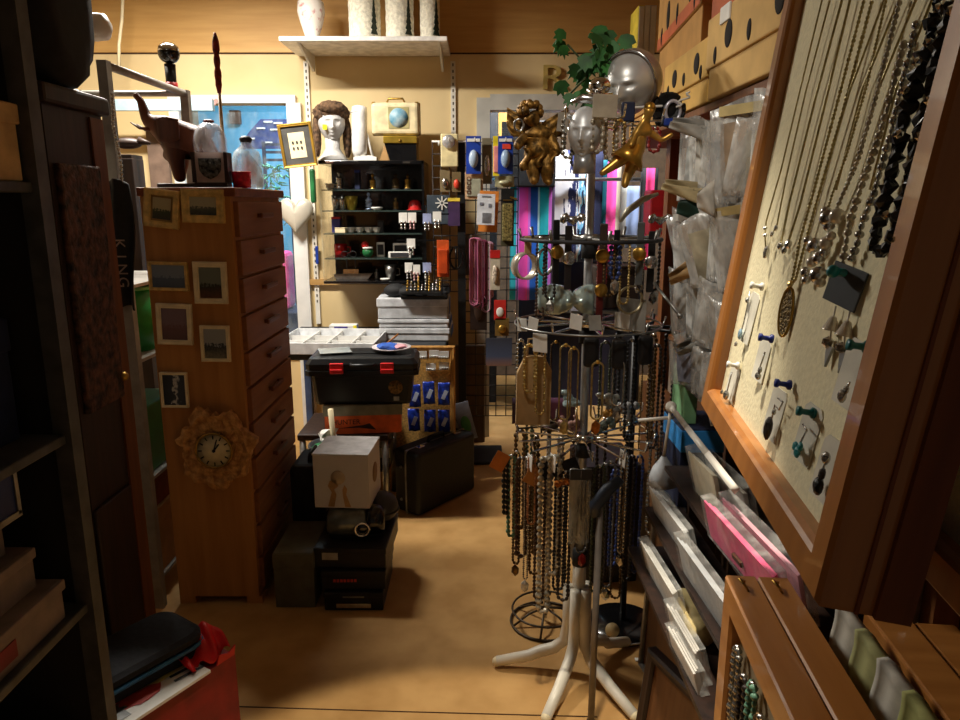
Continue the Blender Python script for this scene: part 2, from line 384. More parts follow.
# floral vase
zsh = 2.373
x = W(312, 30, 4.22).x
t = thing('ginger_jar', 'white china vase painted with small red flowers, left on the high shelf', 'vase', T(x, 4.22, zsh))
part('body', MB().lathe([(0, 0), (.045, 0), (.045, .01), (.04, .03), (.06, .09), (.075, .15), (.07, .2), (.035, .225), (.035, .235), (0, .235)], 22), mat((236, 228, 220), .25, 0, 0, 26, c2=(190, 110, 110), lo=.3, hi=.42), t)
part('lid', MB().lathe([(0, .235), (.042, .235), (.042, .245), (.02, .27), (.01, .28), (.014, .295), (0, .30)], 18), mat((230, 214, 205), .3), t)
for i, (px, r, h, ds) in enumerate(((365, .088, .46, 'widest of the three white bark textured vases with a black dot and dark fir tree'), (400, .078, .43, 'middle white bark textured vase with a black dot and dark fir tree'), (430, .055, .4, 'narrowest white bark textured vase, at the right end of the high shelf'))):
    x = W(px, 30, 4.2).x
    t = thing('textured_vase', ds, 'vase', T(x, 4.2, zsh), 'white textured vases on the high shelf')
    rr = random.Random(i)
    prof = [(0, 0)]+[(r*(.96+.05*rr.random()), h*k/26) for k in range(27)]+[(r*.8, h), (r*.8, h-.05), (0, h-.05)]
    part('body', MB().lathe(prof, 26), mat((238, 232, 212), .75, 0, .12, 60, .6), t)
    a0 = -PI/2+.75
    tr = MB(); pl = [(0, .0)]
    tp = []
    for k in range(6):
        z = .02+k*.03; ww = .022*(1-k/7); tp += [(ww, z), (ww*.55, z+.024)]
    poly = tp+[(0, .215)]+[(-a, b) for a, b in tp[::-1]]
    tr.prism(poly, .01, RZ(.75) @ T(0, -r-.002, 0)); part('fir_tree', tr, mat((40, 52, 40), .7), t)
    part('dot', MB().lathe([(0, 0), (.013, 0), (.013, .006), (0, .006)], 14, RZ(.25) @ T(0, -r-.001, .22) @ RX(PI/2)), BLACK, t)

# ================================================================ black display case with small goods
Xa, Xb, Za, Zb = -.905, -.315, 1.045, 1.735; YF = 4.12
t = thing('display_case', 'black open display case of glass shelves hung on the back wall', 'display case', T((Xa+Xb)/2, YF, Za))
cw = Xb-Xa; chh = Zb-Za; cy = YW-YF-.005
part('back_panel', MB().bx(-cw/2, cw/2, cy-.015, cy, 0, chh), GLOSSBLACK, t)
part('top_panel', MB().bx(-cw/2, cw/2, 0, cy, chh-.02, chh, bev=.003), GLOSSBLACK, t); part('base_panel', MB().bx(-cw/2, cw/2, 0, cy, 0, .016, bev=.003), GLOSSBLACK, t)
part('side_panel', MB().bx(cw/2-.012, cw/2, 0, cy, 0, chh), GLOSSBLACK, t); part('side_panel', MB().bx(-cw/2, -cw/2+.008, 0, cy, .016, chh-.02), film((200, 205, 190), .12), t)
SHZ = []
for py in (259, 234, 211, 190):
    z = W(360, py, YF).z-Za; SHZ.append(Za+z+.004)
    part('glass_shelf', MB().bx(-cw/2+.008, cw/2-.012, .02, cy-.016, z-.004, z+.003), mat((60, 74, 70), .1, 0, .05, 5, alpha=.75), t)
for s in (-.23, .20): part('catch', MB().bx(s-.02, s+.02, -.006, 0, chh-.016, chh-.006), CHROME, t)
SHZ = [Za+.017]+SHZ            # bottom to top
def shx(px, lev, Y): return T(W(px, {0: 282, 1: 258, 2: 233, 3: 210, 4: 189}[lev], Y).x, Y, SHZ[lev])
YI = 4.24
def figurine(label, px, lev, h, m, seed, cat='figurine', Y=YI):
    rr = random.Random(seed); n = 9
    prof = [(0, 0), (.42*h*.6, 0)]+[(h*(.12+.16*abs(math.sin(k*1.3+seed))), h*(.08+.62*k/n)) for k in range(n)]+[(h*.07, h*.74)]+[(h*.13*math.sin(PI*(k+.5)/6), h*(.76+.24*k/5)) for k in range(6)]+[(0, h)]
    t = thing('figurine', label, cat, shx(px, lev, Y) @ RZ(seed))
    part('body', MB().lathe(prof, 12, I4, 0, True, 1, .8), m, t)
    part('base', MB().lathe([(0, 0), (h*.28, 0), (h*.28, h*.07), (0, h*.075)], 14), CHAR, t); return t
def bowlcup(label, px, lev, r, h, m, cat='cup', handle=True, Y=YI, rot=0):
    t = thing('cup', label, cat, shx(px, lev, Y) @ RZ(rot))
    part('bowl', MB().lathe([(0, 0), (r*.6, 0), (r*.65, .004), (r*.9, h*.5), (r, h), (r*.92, h), (r*.82, h*.5), (r*.5, .008), (0, .008)], 18), m, t)
    if handle: part('handle', MB().tube([(r*.9, 0, h*.8), (r*1.5, 0, h*.75), (r*1.5, 0, h*.35), (r*.85, 0, h*.3)], .004, 6), m, t)
    return t
def smallbox(name, label, px, lev, w, d, h, m, cat, lid=None, Y=YI, rot=0):
    t = thing(name, label, cat, shx(px, lev, Y) @ RZ(rot))
    part('body', MB().box((0, 0, h/2), (w, d, h), I4, .003), m, t)
    part('lid' if lid else 'face', MB().box((0, -.001, h*.93), (w*1.03, d*1.03, h*.14), I4, .002) if lid else MB().box((0, -d/2-.001, h*.5), (w*.8, .003, h*.7)), lid or CHAR, t); return t
# top level (4)
bowlcup('small white cup at the left of the top display shelf', 330, 4, .026, .035, WHITE)
figurine('silvery winged figurine on the top display shelf', 340, 4, .1, SILVER, 1)
smallbox('lidded_box', 'dark blue narrow box standing on the top display shelf', 358, 4, .03, .04, .11, NAVY, 'box', BLUE)
figurine('slim gold figurine on the top display shelf', 373, 4, .09, GOLD, 2)
figurine('black and gold figurine on the top display shelf', 396, 4, .09, mat((70, 55, 30), .4, .5), 3); figurine('bright brass bell shaped figurine at the right of the top shelf', 408, 4, .085, BRASS, 4)
# level 3
for i, px in enumerate((336, 343)):
    bowlcup('upright silver goblet in the row left on the second display shelf' if i == 0 else 'second silver goblet beside the gold cup on the second display shelf', px, 3, .024, .085, SILVER, 'goblet', False)
bowlcup('gold cup with green foot on the second display shelf', 352, 3, .036, .08, mat((180, 160, 60), .4, .5), 'cup', False)
figurine('blue and white ship like ornament on the second display shelf', 369, 3, .1, mat((150, 170, 205), .3, .3, .3, 40), 5, 'ornament')
bowlcup('small white saucer on the second display shelf', 377, 3, .035, .018, WHITE, 'saucer', False, 4.2)
figurine('dark gold cluster ornament on the second display shelf', 396, 3, .07, mat((120, 95, 50), .5, .6, .3, 60), 6, 'ornament')
t = thing('hat', 'small rounded red hat on the second display shelf', 'cap', shx(415, 3, YI)); part('crown', MB().lathe([(.04, 0), (.04, .02), (.032, .045), (.015, .057), (0, .058)], 16), RED, t); part('brim', MB().lathe([(0, 0), (.048, 0), (.048, .004), (0, .004)], 16), RED, t)
# level 2
smallbox('dice_box', 'red topped small box at the left of the third display shelf', 337, 2, .05, .05, .09, mat((60, 60, 120), .5), 'box', RED)
smallbox('cream_box', 'cream low box on the third display shelf', 341, 2, .06, .05, .03, CREAM, 'box', CREAM, 4.18)
for i, px in enumerate((351, 360, 369, 377)):
    bowlcup(['first white teacup from the left on the third display shelf', 'second white teacup, gold rimmed, third display shelf', 'third white teacup from the left on the third display shelf', 'fourth white teacup, beside the small black frame'][i], px, 2, .026, .03, mat((220, 215, 205), .2, 0, .2, 40), 'teacup', True, YI, i)
smallbox('small_frame', 'small black upright photo holder on the third display shelf', 381, 2, .035, .02, .07, BLACK, 'frame')
# level 1
t = thing('red_mug', 'glossy red mug on the fourth display shelf', 'mug', shx(341, 1, YI)); part('bowl', MB().lathe([(0, 0), (.036, 0), (.038, .075), (.034, .075), (.032, .006), (0, .006)], 18), mat((160, 24, 24), .2), t); part('handle', MB().tube([(.03, 0, .06), (.058, 0, .055), (.058, 0, .025), (.03, 0, .02)], .005, 6), RED, t)
t = thing('gnome_ornament', 'little round ornament with green body, red cap and white top on the fourth display shelf', 'ornament', shx(368, 1, 4.2)); part('body', MB().sph((0, 0, .03), .032, sc=(1, 1, .95)), GREEN, t); part('collar', MB().lathe([(0, .05), (.03, .05), (.03, .06), (0, .06)]), WHITE, t); part('cap', MB().sph((-.015, 0, .07), .022), RED, t)
smallbox('white_clock', 'white framed little panel with a dark face on the fourth display shelf', 381, 1, .045, .02, .085, WHITE, 'panel'); smallbox('photo_block', 'white card with dark picture on the fourth display shelf', 401, 1, .09, .02, .08, PAPER, 'card')
smallbox('slim_box', 'long white box with a teal end patch at the front of the fourth shelf', 400, 1, .13, .04, .035, WHITE, 'box', None, 4.16); 
t = thing('spectacles', 'dark framed pair of spectacles lying on the fourth display shelf', 'spectacles', shx(349, 1, 4.17))
for s in (-.024, .024): part('rim', MB().tube([(s+.02*math.cos(a*PI/6), 0, .02+.017*math.sin(a*PI/6)) for a in range(12)], .002, 5, closed=True), BLACK, t)
part('bridge', MB().cyl((-.006, 0, .025), (.006, 0, .025), .002), BLACK, t)
# level 0
t = thing('model_ship', 'long grey and silver model ship at the bottom of the display case', 'model', shx(352, 0, 4.2)); part('hull', MB().prism([(-.11, .03), (-.09, 0), (.09, 0), (.12, .035)], .04), STEEL, t); part('deckhouse', MB().bx(-.05, .04, .008, .032, .033, .06), SILVER, t)
for s in (-.03, .02): part('mast', MB().cyl((s, .02, .06), (s, .02, .12), .003), CHAR, t)
bowlcup('round pewter tankard at the bottom of the display case', 391, 0, .035, .085, STEEL, 'tankard', True, 4.2)
figurine('pewter animal figurine at the bottom of the display case', 377, 0, .06, STEEL, 8)
bowlcup('small flat white dish at the bottom of the display case', 385, 0, .03, .012, WHITE, 'dish', False, 4.15)

# ---- on top of the case
ztop = Zb+.001
x, _, _, _ = RC(278, 122, 316, 168, 4.08)
def picture(label, px0, py0, px1, py1, Y, fw, fm, pm, mount=None, d=.02, tilt=0., lean=0., name='framed_picture', mw=.3, group=None, cat='picture'):
    x, z, w, h = RC(px0, py0, px1, py1, Y)
    t = thing(name, label, cat, T(x, Y, z) @ RY(tilt) @ RX(-lean), group)
    part('frame', MB().frame(w, h, fw, d), fm, t)
    iw, ih = w-2*fw, h-2*fw
    if mount:
        part('mount', MB().bx(-iw/2, iw/2, d*.5, d*.8, -ih/2, ih/2), mount, t)
        a = min(iw, ih)*mw; iw -= a; ih -= a
    part('picture', MB().bx(-iw/2, iw/2, d*.4, d*.5, -ih/2, ih/2), pm, t); 
    part('backing', MB().bx(-w/2+fw*.5, w/2-fw*.5, d*.85, d, -h/2+fw*.5, h/2-fw*.5), BROWN, t)
    return t
pic = picture('gold frame with grey mount and small cream card, left of the fur hat head', 280, 123, 314, 167, 4.0, .016, mat((176, 136, 50), .4, .6), CREAM, mat((72, 70, 66), .8), .02, math.radians(-6), -.06, mw=.42)
dots = MB()
for i in range(3):
    for j in range(2): dots.box(((i-1)*.022, .006, (j-.5)*.03), (.009, .003, .013))
part('stamps', dots, CHAR, pic)
# mannequin head with fur hat
x = W(331, 140, 4.2).x
t = thing('mannequin', 'white mannequin head wearing a brown fur hat with a yellow price sticker', 'mannequin head', T(x, 4.24, ztop) @ RZ(.25))
def headfn(p):
    q = p.copy(); x, z = p.x, p.z
    if z < 0: q.x *= 1-.34*(-z)**1.6; q.y *= 1-.14*(-z)
    if p.y < -.15:
        g = lambda dx, wx, dz, wz: math.exp(-((x-dx)/wx)**2-((z-dz)/wz)**2)
        k = min(1, (-p.y-.15)/.3)
        q.y *= 1-.06*k
        rid = math.exp(-(x/.10)**2)*max(0, min(1, (.16-z)/.42))*(1 if z > -.3 else math.exp(-((z+.3)/.05)**2))
        d = -.30*rid-.10*g(0, .2, -.27, .07)*(abs(x) < .3)          # nose ridge and wings
        d += .15*(g(.34, .17, .05, .10)+g(-.34, .17, .05, .10))       # eye sockets
        d -= .07*(g(.34, .11, .04, .045)+g(-.34, .11, .04, .045))     # eyelids
        d -= .06*(g(.32, .24, .19, .06)+g(-.32, .24, .19, .06))       # brows
        d -= .08*(g(0, .22, -.47, .05)+g(0, .18, -.60, .055))         # lips
        d += .05*g(0, .24, -.535, .022)
        d += .05*g(0, .2, -.70, .05)-.09*g(0, .22, -.84, .10)         # chin
        d -= .05*(g(.52, .2, -.2, .2)+g(-.52, .2, -.2, .2))           # cheekbones
        q.y += d*k
    return q
hm = mat((186, 184, 182), .45, 0, .03, 12)
part('head', MB().sph((0, 0, .205), .105, seg=96, sc=(.72, .86, 1.), fn=headfn).lathe([(.0, 0), (.085, 0), (.085, .01), (.06, .04), (.042, .07), (.042, .15), (0, .15)], 22), hm, t)
hat = MB(); rr = random.Random(5)
hat.sph((0, .02, .265), .1, seg=30, sc=(1.02, 1, .62), fn=lambda p: p*(1+rr.uniform(-.05, .08)))
for s in (-1, 1): hat.sph((s*.085, .025, .14), .1, seg=20, sc=(.24, .45, 1.15), fn=lambda p: p*(1+rr.uniform(-.07, .1)))
hat.sph((0, -.07, .288), .055, seg=20, sc=(1.35, .55, .62), fn=lambda p: p*(1+rr.uniform(-.08, .1)))
fur = mat((96, 72, 52), .95, 0, .35, 55, .8)
part('fur_hat', hat, fur, t); part('price_sticker', MB().box((-.035, -.079, .18), (.024, .004, .028), RZ(-.1)), mat((236, 226, 40), .5), t)
x = W(359, 140, 4.2).x
t = thing('plastic_handset', 'tall white rounded plastic handset on a small stand beside the mannequin head', 'handset', T(x, 4.2, ztop))
part('body', MB().lathe([(0, .018), (.03, .02), (.042, .05), (.044, .12), (.044, .27), (.04, .292), (.02, .3), (0, .3)], 22, RY(.03)), mat((236, 234, 230), .3), t)
part('base', MB().prism([(-.03, 0), (.1, 0), (.1, .02), (.06, .03), (-.03, .02)], .07, T(0, -.035, 0)), WHITE, t); part('strut', MB().cyl((.075, 0, .02), (.045, 0, .15), .008, .006), WHITE, t); part('cap_ring', MB().lathe([(.0445, .262), (.0455, .264), (.0445, .266)], 22), mat((190, 188, 184), .4), t)
x = W(399, 150, 4.2).x
t = thing('jewel_box', 'open black box with a gold rimmed lid, under the cream case', 'box', T(x, 4.26, ztop))
part('body', MB().prism([(-.08, .095), (-.05, 0), (.1, 0), (.1, .095)], .15, T(0, -.08, 0)), GLOSSBLACK, t); part('gold_lid', MB().box((.01, -.005, .115), (.19, .17, .04), I4, .004), mat((170, 140, 50), .35, .7), t); part('clasp', MB().sph((.01, -.092, .11), .008), BRASS, t)
t = thing('vanity_case', 'small cream case with a round blue picture on its front', 'case', T(x-.015, 4.24, ztop+.14) @ RX(.06))
part('body', MB().box((0, 0, .09), (.27, .12, .175), I4, .022, seg=3), mat((226, 210, 168), .5), t); part('handle', MB().tube([(-.05, 0, .178), (-.04, 0, .2), (.04, 0, .2), (.05, 0, .178)], .006, 8), BRASS, t)
part('picture', MB().box((.02, -.0605, .095), (.115, .004, .115)), mat((170, 160, 110), .6, 0, .1, 20), t); part('disc', MB().lathe([(0, 0), (.052, 0), (.052, .003), (0, .003)], 28, T(.02, -.062, .095) @ RX(PI/2)), mat((196, 212, 214), .5, 0, 0, 14, c2=(80, 140, 168)), t)
part('edge_band', MB().box((0, .0, .09), (.276, .02, .181), I4, .02), mat((160, 130, 80), .4, .3), t)
for s in (-.12, .12): part('latch', MB().box((s, -.03, .175), (.02, .03, .012), I4, .003), BRASS, t)
solo('folded_card', MB().prism([(-.03, 0), (.03, 0), (.005, .09)], .003), CARD, 'brown folded card leaning between the white handset and the gold lidded box', 'card', T(W(383, 150, 4.18).x, 4.22, ztop))

# ---- heart cushion, green bag, blue tag at the window edge
hp = []
for k in range(40):
    a = 2*PI*k/40; hp.append((16*math.sin(a)**3/16, (13*math.cos(a)-5*math.cos(2*a)-2*math.cos(3*a)-math.cos(4*a))/16))
hb = MB(); rings = [(.02, .0), (.5, .8), (.8, .95), (.96, .7), (1., 0.)]
vs = []; fs = []
n = 40
for sgn in (-1, 1):
    for sc_, _ in rings:
        y = sgn*.035*math.sqrt(max(0, 1-sc_**2.2))
        for (hx, hz) in hp: vs.append((hx*sc_*.107, y, hz*sc_*.125))
for q in range(2):
    for i in range(len(rings)-1):
        for k in range(n): fs.append(tuple(q*n*len(rings)+j for j in (i*n+k, i*n+(k+1) % n, (i+1)*n+(k+1) % n, (i+1)*n+k)))
hb.add(vs, fs, I4, True)
solo('heart_cushion', hb, mat((214, 206, 190), .3, .25, .06, 8), 'puffy pearl white satin heart hanging on the window edge', 'cushion', T(W(296, 214, 4.41)))
solo('green_bag', MB().box((0, 0, 0), (.03, .05, .2), I4, .012), GREEN, 'strip of bright green packaging hanging left of the display case', 'packet', T(W(313, 186, 4.42)))
solo('blue_tag', MB().box((0, 0, 0), (.018, .01, .11), I4, .003), BLUE, 'small dark blue strip hanging on the wall left of the case bottom', 'tag', T(W(317, 255, 4.47)))
# ================================================================ hook stand with packets beside the doorway
YR = 4.12
t = thing('hook_stand', 'black hook stand with a white wire rail between display case and doorway', 'stand', T(W(462, 300, YR).x, YR-.02, 0))
zr = W(490, 142, YR).z
part('post', MB().bx(-.022, .022, -.02, .02, .02, zr), BLACK, t); part('base', MB().box((.12, -.0, .01), (.24, .3, .02), I4, .006), BLACK, t)
part('rail', MB().cyl((-.16, -.02, zr), (.33, -.02, zr), .005), WHITE, t)
def grid(t, x0, x1, z0, z1, nx, nz, m, y=0):
    g = MB()
    for i in range(nx): x = x0+(x1-x0)*i/(nx-1); g.cyl((x, y, z0), (x, y, z1), .003, n=5)
    for i in range(nz): z = z0+(z1-z0)*i/(nz-1); g.cyl((x0, y, z), (x1, y, z), .003, n=5)
    part('grid', g, m, t)
grid(t, .02, .32, .25, zr, 6, 26, CHAR, .02); grid(t, -.16, -.02, 1.0, zr, 4, 14, CHAR, .02)
for k, px in enumerate((450, 475, 505)):
    xk = W(px, 140, YR).x-W(462, 300, YR).x
    part('hook', MB().tube([(xk, -.02, zr), (xk, -.10, zr-.004), (xk, -.115, zr+.012)], .003, 6), WHITE, t)
def packet(name, label, px0, py0, px1, py1, Y, card, goods=None, head=None, cat='packet', d=.012, headfrac=.2, bulge=True, ang=0., group=None):
    x, z, w, h = RC(px0, py0, px1, py1, Y)
    t = thing(name, label, cat, T(x, Y, z) @ RY(ang), group)
    part('card', MB().box((0, 0, 0), (w, .003, h), I4, .001), card, t)
    if head: part('header', MB().box((0, -.002, h*(.5-headfrac/2)), (w*1.01, .005, h*headfrac), I4, .001), head, t)
    if goods: part('goods', MB().sph((0, -d*.5, -h*.1), 1, seg=14, sc=(w*.32, d, h*.24)) if bulge else MB().box((0, -d*.5, -h*.08), (w*.8, d, h*.66), I4, .004), goods, t)
    return t
bp = packet('blue_packet', 'royal blue hanging packet with a small plastic fitting, left of the pair by the doorway', 466, 136, 481, 174, YR-.1, BLUE, mat((170, 190, 215), .3), None, 'packet', .02)
part('white_band', MB().box((0, -.003, .078), (.07, .004, .016)), WHITE, bp)
bp2 = packet('blue_packet', 'royal blue hanging packet with a red patch, right of the pair by the doorway', 498, 136, 513, 174, YR-.1, BLUE, mat((150, 175, 205), .3), None, 'packet', .02)
part('white_band', MB().box((0, -.003, .078), (.07, .004, .016)), WHITE, bp2); part('red_patch', MB().box((.005, -.004, .045), (.045, .004, .026)), mat((226, 70, 50), .5), bp2)
packet('yellow_packet', 'narrow yellow packet with pink patch directly left of the red patched blue packet', 493, 136, 499, 176, YR-.08, mat((236, 214, 40), .5), mat((235, 150, 150), .5), None, 'packet', .008, bulge=False)
dp = packet('deco_packet', 'tan card packet lettered deco down its side', 465, 172, 483, 199, YR-.08, mat((196, 160, 124), .7), mat((160, 160, 140), .3), None, 'packet', .01, bulge=False)
text('lettering', 'deco', .05, mat((80, 40, 26), .7), dp, T(-.032, -.012, 0) @ RY(-PI/2))
packet('clear_packet', 'clear packet of grey metal findings between the two royal blue packets', 482, 138, 492, 184, YR-.06, mat((120, 112, 92), .4), SILVER, None, 'packet', .015)
packet('bead_packet', 'pale cream bead packet hanging below the yellow packet', 495, 176, 514, 187, YR-.06, mat((170, 165, 130), .4), mat((200, 195, 160), .3, .2, .2, 80), None, 'packet', .015)
ip = packet('instruction_sheet', 'white sheet printed with grey drawings hanging beside the gold mesh pack', 477, 194, 495, 225, YR-.13, mat((214, 218, 226), .7), None, None, 'sheet', ang=.03)
lines = MB()
for k in range(8): lines.box((0.004, -.003, -.02-.007*k), (.05, .002, .0025))
lines.box((-.025, -.003, .03), (.02, .002, .015)).box((.02, -.003, .022), (.014, .002, .02)).box((0, -.003, .07), (.05, .002, .006)); part('print', lines, mat((120, 124, 136), .8), ip)
packet('orange_card', 'orange edged card behind the white instruction sheet', 479, 191, 498, 232, YR-.1, mat((214, 130, 50), .6), None, None, 'card', ang=.05)
gp = packet('mesh_pack', 'tall pack of gold mesh under a black printed header', 501, 189, 514, 246, YR-.12, mat((70, 66, 44), .6), mat((158, 146, 92), .35, .5, .35, 120, .5), BLACK, 'packet', .02, .28, False)
part('gold_script', MB().box((.0, -.007, .11), (.04, .003, .01), RY(.3)).box((0, -.007, .095), (.05, .003, .004)), GOLD, gp)
bt = thing('door_chime', 'cream plastic box with a round silver dial left on the wire rail', 'door chime', T(*RC(441, 135, 458, 166, YR-.05)[:1], YR-.05, RC(441, 135, 458, 166, YR-.05)[1]))
part('body', MB().box((0, 0, 0), (.095, .04, .175), I4, .006), mat((226, 210, 160), .5), bt); part('dial', MB().lathe([(0, 0), (.034, 0), (.036, .012), (.03, .02), (0, .021)], 24, T(-.003, -.02, .045) @ RX(PI/2)), mat((220, 220, 222), .2, .6), bt); part('side_knob', MB().cyl((-.05, 0, .04), (-.062, 0, .04), .014), WHITE, bt)
packet('puzzle_card', 'dark card with a white flower drawing, right of the case\'s upper shelves', 427, 195, 449, 224, YR-.04, mat((60, 70, 80), .5), None, None, 'card')
fl = MB()
fx, fz, _, _ = RC(438, 198, 446, 208, YR-.045)
for k in range(8): fl.box((.022, 0, 0), (.03, .003, .006), RY(k*PI/4))
solo('flower_brooch', fl, WHITE, 'white star shaped flower brooch pinned to the dark card', 'brooch', T(fx, YR-.048, fz) @ T(0, 0, 0))
packet('purple_pouch', 'dark purple pouch with yellow top hanging beside the black post', 448, 198, 460, 226, YR-.06, mat((62, 38, 78), .6), None, mat((230, 200, 70), .5), 'pouch', .02, .12)
packet('earring_pack', 'clear earring pack with red flower studs below the cream door chime', 452, 172, 461, 192, YR-.05, mat((110, 92, 60), .5), mat((214, 70, 50), .4), None, 'earring pack')
packet('earring_pack', 'clear earring pack with silver studs left of the red flower studs', 440, 170, 450, 192, YR-.05, mat((120, 104, 74), .5), SILVER, None, 'earring pack')
# looped ribbons and cords
for i, (px, c, lb) in enumerate(((476, (190, 110, 140), 'pink looped cord bunch hanging beside the doorway'), (482, (130, 52, 84), 'wine red looped cord bunch hanging beside the doorway'), (488, (200, 150, 175), 'pale pink looped cord hanging in front of the wine red cords'))):
    p = W(px, 238+i*2, YR-.12+i*.012); g = MB(); rr = random.Random(i)
    for k in range(5):
        lp = loop_path(.035+.012*rr.random(), .3+.1*rr.random()); g.tube([(x+rr.uniform(-.012, .012)*0+(k-2)*.006, y+k*.003, z) for x, y, z in lp], .0032, 5, closed=True)
    solo('looped_cord', g, mat(c, .6), lb, 'cord', T(p))
packet('candy_pack', 'red topped slim pack of white beads right of the looped cords', 490, 250, 500, 290, YR-.1, mat((190, 180, 160), .5), mat((216, 200, 180), .4, 0, .3, 90), RED, 'packet', .012, .2)
packet('red_pack', 'small red and white printed pack above the gold wire pack', 494, 300, 506, 320, YR-.1, mat((196, 44, 36), .5), WHITE, None, 'packet', .006)
packet('wire_pack', 'small pack of brass wire low beside the doorway', 495, 318, 509, 336, YR-.1, mat((110, 84, 36), .5), BRASS, None, 'packet', .012)
packet('photo_pack', 'dull blue and tan picture packet at the bottom of the hook stand', 486, 338, 512, 366, YR-.1, ramp_mat([(0, (120, 84, 66)), (.35, (60, 70, 96)), (1, (44, 46, 58))], 2), None, None, 'packet')
packet('grey_pack', 'grey slim hanging packet under the red earring studs', 458, 235, 472, 275, YR-.02, mat((100, 92, 84), .6), mat((76, 66, 60), .5), None, 'packet')
packet('photo_pack', 'dark brown picture packet behind the looped cords', 470, 268, 487, 330, YR-.02, mat((60, 44, 38), .6), mat((80, 60, 50), .5), None, 'packet')
# earring cards beside the case on a low acrylic tree
t = thing('earring_tree', 'black acrylic earring tree right of the display case', 'earring stand', T(W(425, 290, 4.0).x, 4.0, W(425, 298, 4.0).z))
h = W(425, 205, 4.0).z-W(425, 298, 4.0).z
part('post', MB().bx(-.012, .012, -.012, .012, 0, h), GLOSSBLACK, t); part('base', MB().box((0, 0, .01), (.26, .14, .02), I4, .005), GLOSSBLACK, t)
for k, (py, w_) in enumerate(((214, .28), (240, .3), (265, .26))):
    part('arm', MB().bx(-w_/2, w_/2, -.03, -.022, W(0, py, 4.0).z-W(0, 298, 4.0).z-.004, W(0, py, 4.0).z-W(0, 298, 4.0).z+.004), GLOSSBLACK, t)
ECL = [(403, 214, 'leftmost white earring card in the upper row right of the display case'), (412, 214, 'second white earring card in the upper row right of the display case'), (427, 215, 'pale lilac earring card in the upper row right of the display case'), (437, 213, 'rightmost white earring card in the upper row right of the display case'),
       (411, 240, 'single white earring card in the middle row right of the display case'), (409, 264, 'left white earring card in the lowest row right of the display case'), (416, 266, 'right white earring card in the lowest row right of the display case'), (427, 264, 'lilac earring card in the lowest row right of the display case')]
for px, py, lb in ECL:
    p = W(px, py, 3.96)
    t = thing('earring_card', lb, 'earring card', T(p), 'earring cards on the acrylic tree')
    part('card', MB().box((0, 0, -.02), (.046, .002, .055), I4, .001), mat((150, 160, 200), .7) if 'lilac' in lb else PAPER, t)
    for s in (-.01, .01): part('earring', MB().beads([(s, -.003, -.035), (s, -.003, -.085)], .007, .3, 6), SILVER if px % 2 else mat((190, 150, 150), .3, .5), t)
packet('orange_pouch', 'bright orange hanging pouch right of the display case near the black post', 437, 240, 449, 277, 3.95, mat((205, 84, 30), .5), mat((190, 70, 26), .4), None, 'pouch', .02, .1, False)
rg = MB().tube([(.035*math.cos(k*PI/12), 0, .06*math.sin(k*PI/12)) for k in range(24)], .007, 6, closed=True).cyl((0, 0, -.06), (0, 0, .06), .005)
solo('black_hoop', rg, GLOSSBLACK, 'black oval hoop with white mark beside the orange pouch', 'hoop', T(W(456, 258, 3.97)))
pp = MB(); rr = random.Random(9)
tt = thing('trinket_rack', 'cluster of silver trinkets on a small rack above the white drawer stack', 'trinkets', T(W(424, 292, 3.98)))
part('rack', MB().box((0, 0, .0), (.2, .12, .012)), BLACK, tt)
for k in range(10): part('trinket', MB().beads([((k-4.5)*.02, -.03, .006), ((k-4.5)*.02+.004, -.03, .05+.05*rr.random())], .007, .3, 6), SILVER if k % 3 else GOLD, tt)

# ================================================================ back table and what stands on it
zt = .735
t = thing('back_table', 'pale table against the back wall holding trays and drawer boxes', 'table', T(-.62, 4.05, 0))
part('table_top', MB().bx(-.52, .43, -.42, .42, zt-.035, zt, bev=.004), mat((40, 42, 46), .6), t)
for sx in (-.48, .40):
    for sy in (-.38, .38): part('leg', MB().bx(sx-.02, sx+.02, sy-.02, sy+.02, 0, zt-.035), mat((60, 80, 120), .5), t)
# stack of three white trays
xs, _, ws, _ = RC(378, 294, 449, 337, 4.0)
zb = zt+.001
TR = [('flat white carton at the bottom of the stack beside the black post', .075, .02), ('flat white carton in the middle of the stack beside the black post', .05, .005), ('flat white carton, thickest, on top of the stack beside the black post', .12, -.01)]
for i, (lb, h, dx) in enumerate(TR):
    t = thing('white_carton', lb, 'carton', T(xs+dx*.4, 4.12, zb) @ RZ(.02*(i-1)), 'white cartons stacked on the back table')
    part('body', MB().box((0, 0, h/2), (ws-.012, .3, h-.002), I4, .006), mat((196, 198, 202), .6), t)
    part('lid', MB().box((0, 0, h*.78), (ws, .31, h*.4), I4, .004), mat((206, 208, 212), .55), t)
    part('end_label', MB().box((ws/2+.004, 0, h*.5), (.003, .22, h*.6)), mat((70, 120, 205), .5), t)
    zb += h+.001
solo('dark_pouch', MB().sph((0, 0, .035), .07, seg=18, sc=(1., .8, .55)).sph((.06, -.02, .03), .05, seg=14, sc=(1.2, .9, .6)), RUBBER, 'soft black pouch lying on the front edge of the white carton stack', 'pouch', T(xs-.1, 4.03, zb))
ct = thing('grey_box', 'dark grey box tucked at the back on top of the white cartons', 'box', T(xs+.1, 4.2, zb)); part('body', MB().box((0, 0, .02), (.2, .13, .04), I4, .006), CHAR, ct); part('lid', MB().box((0, 0, .045), (.19, .12, .01), I4, .003), BLACK, ct)
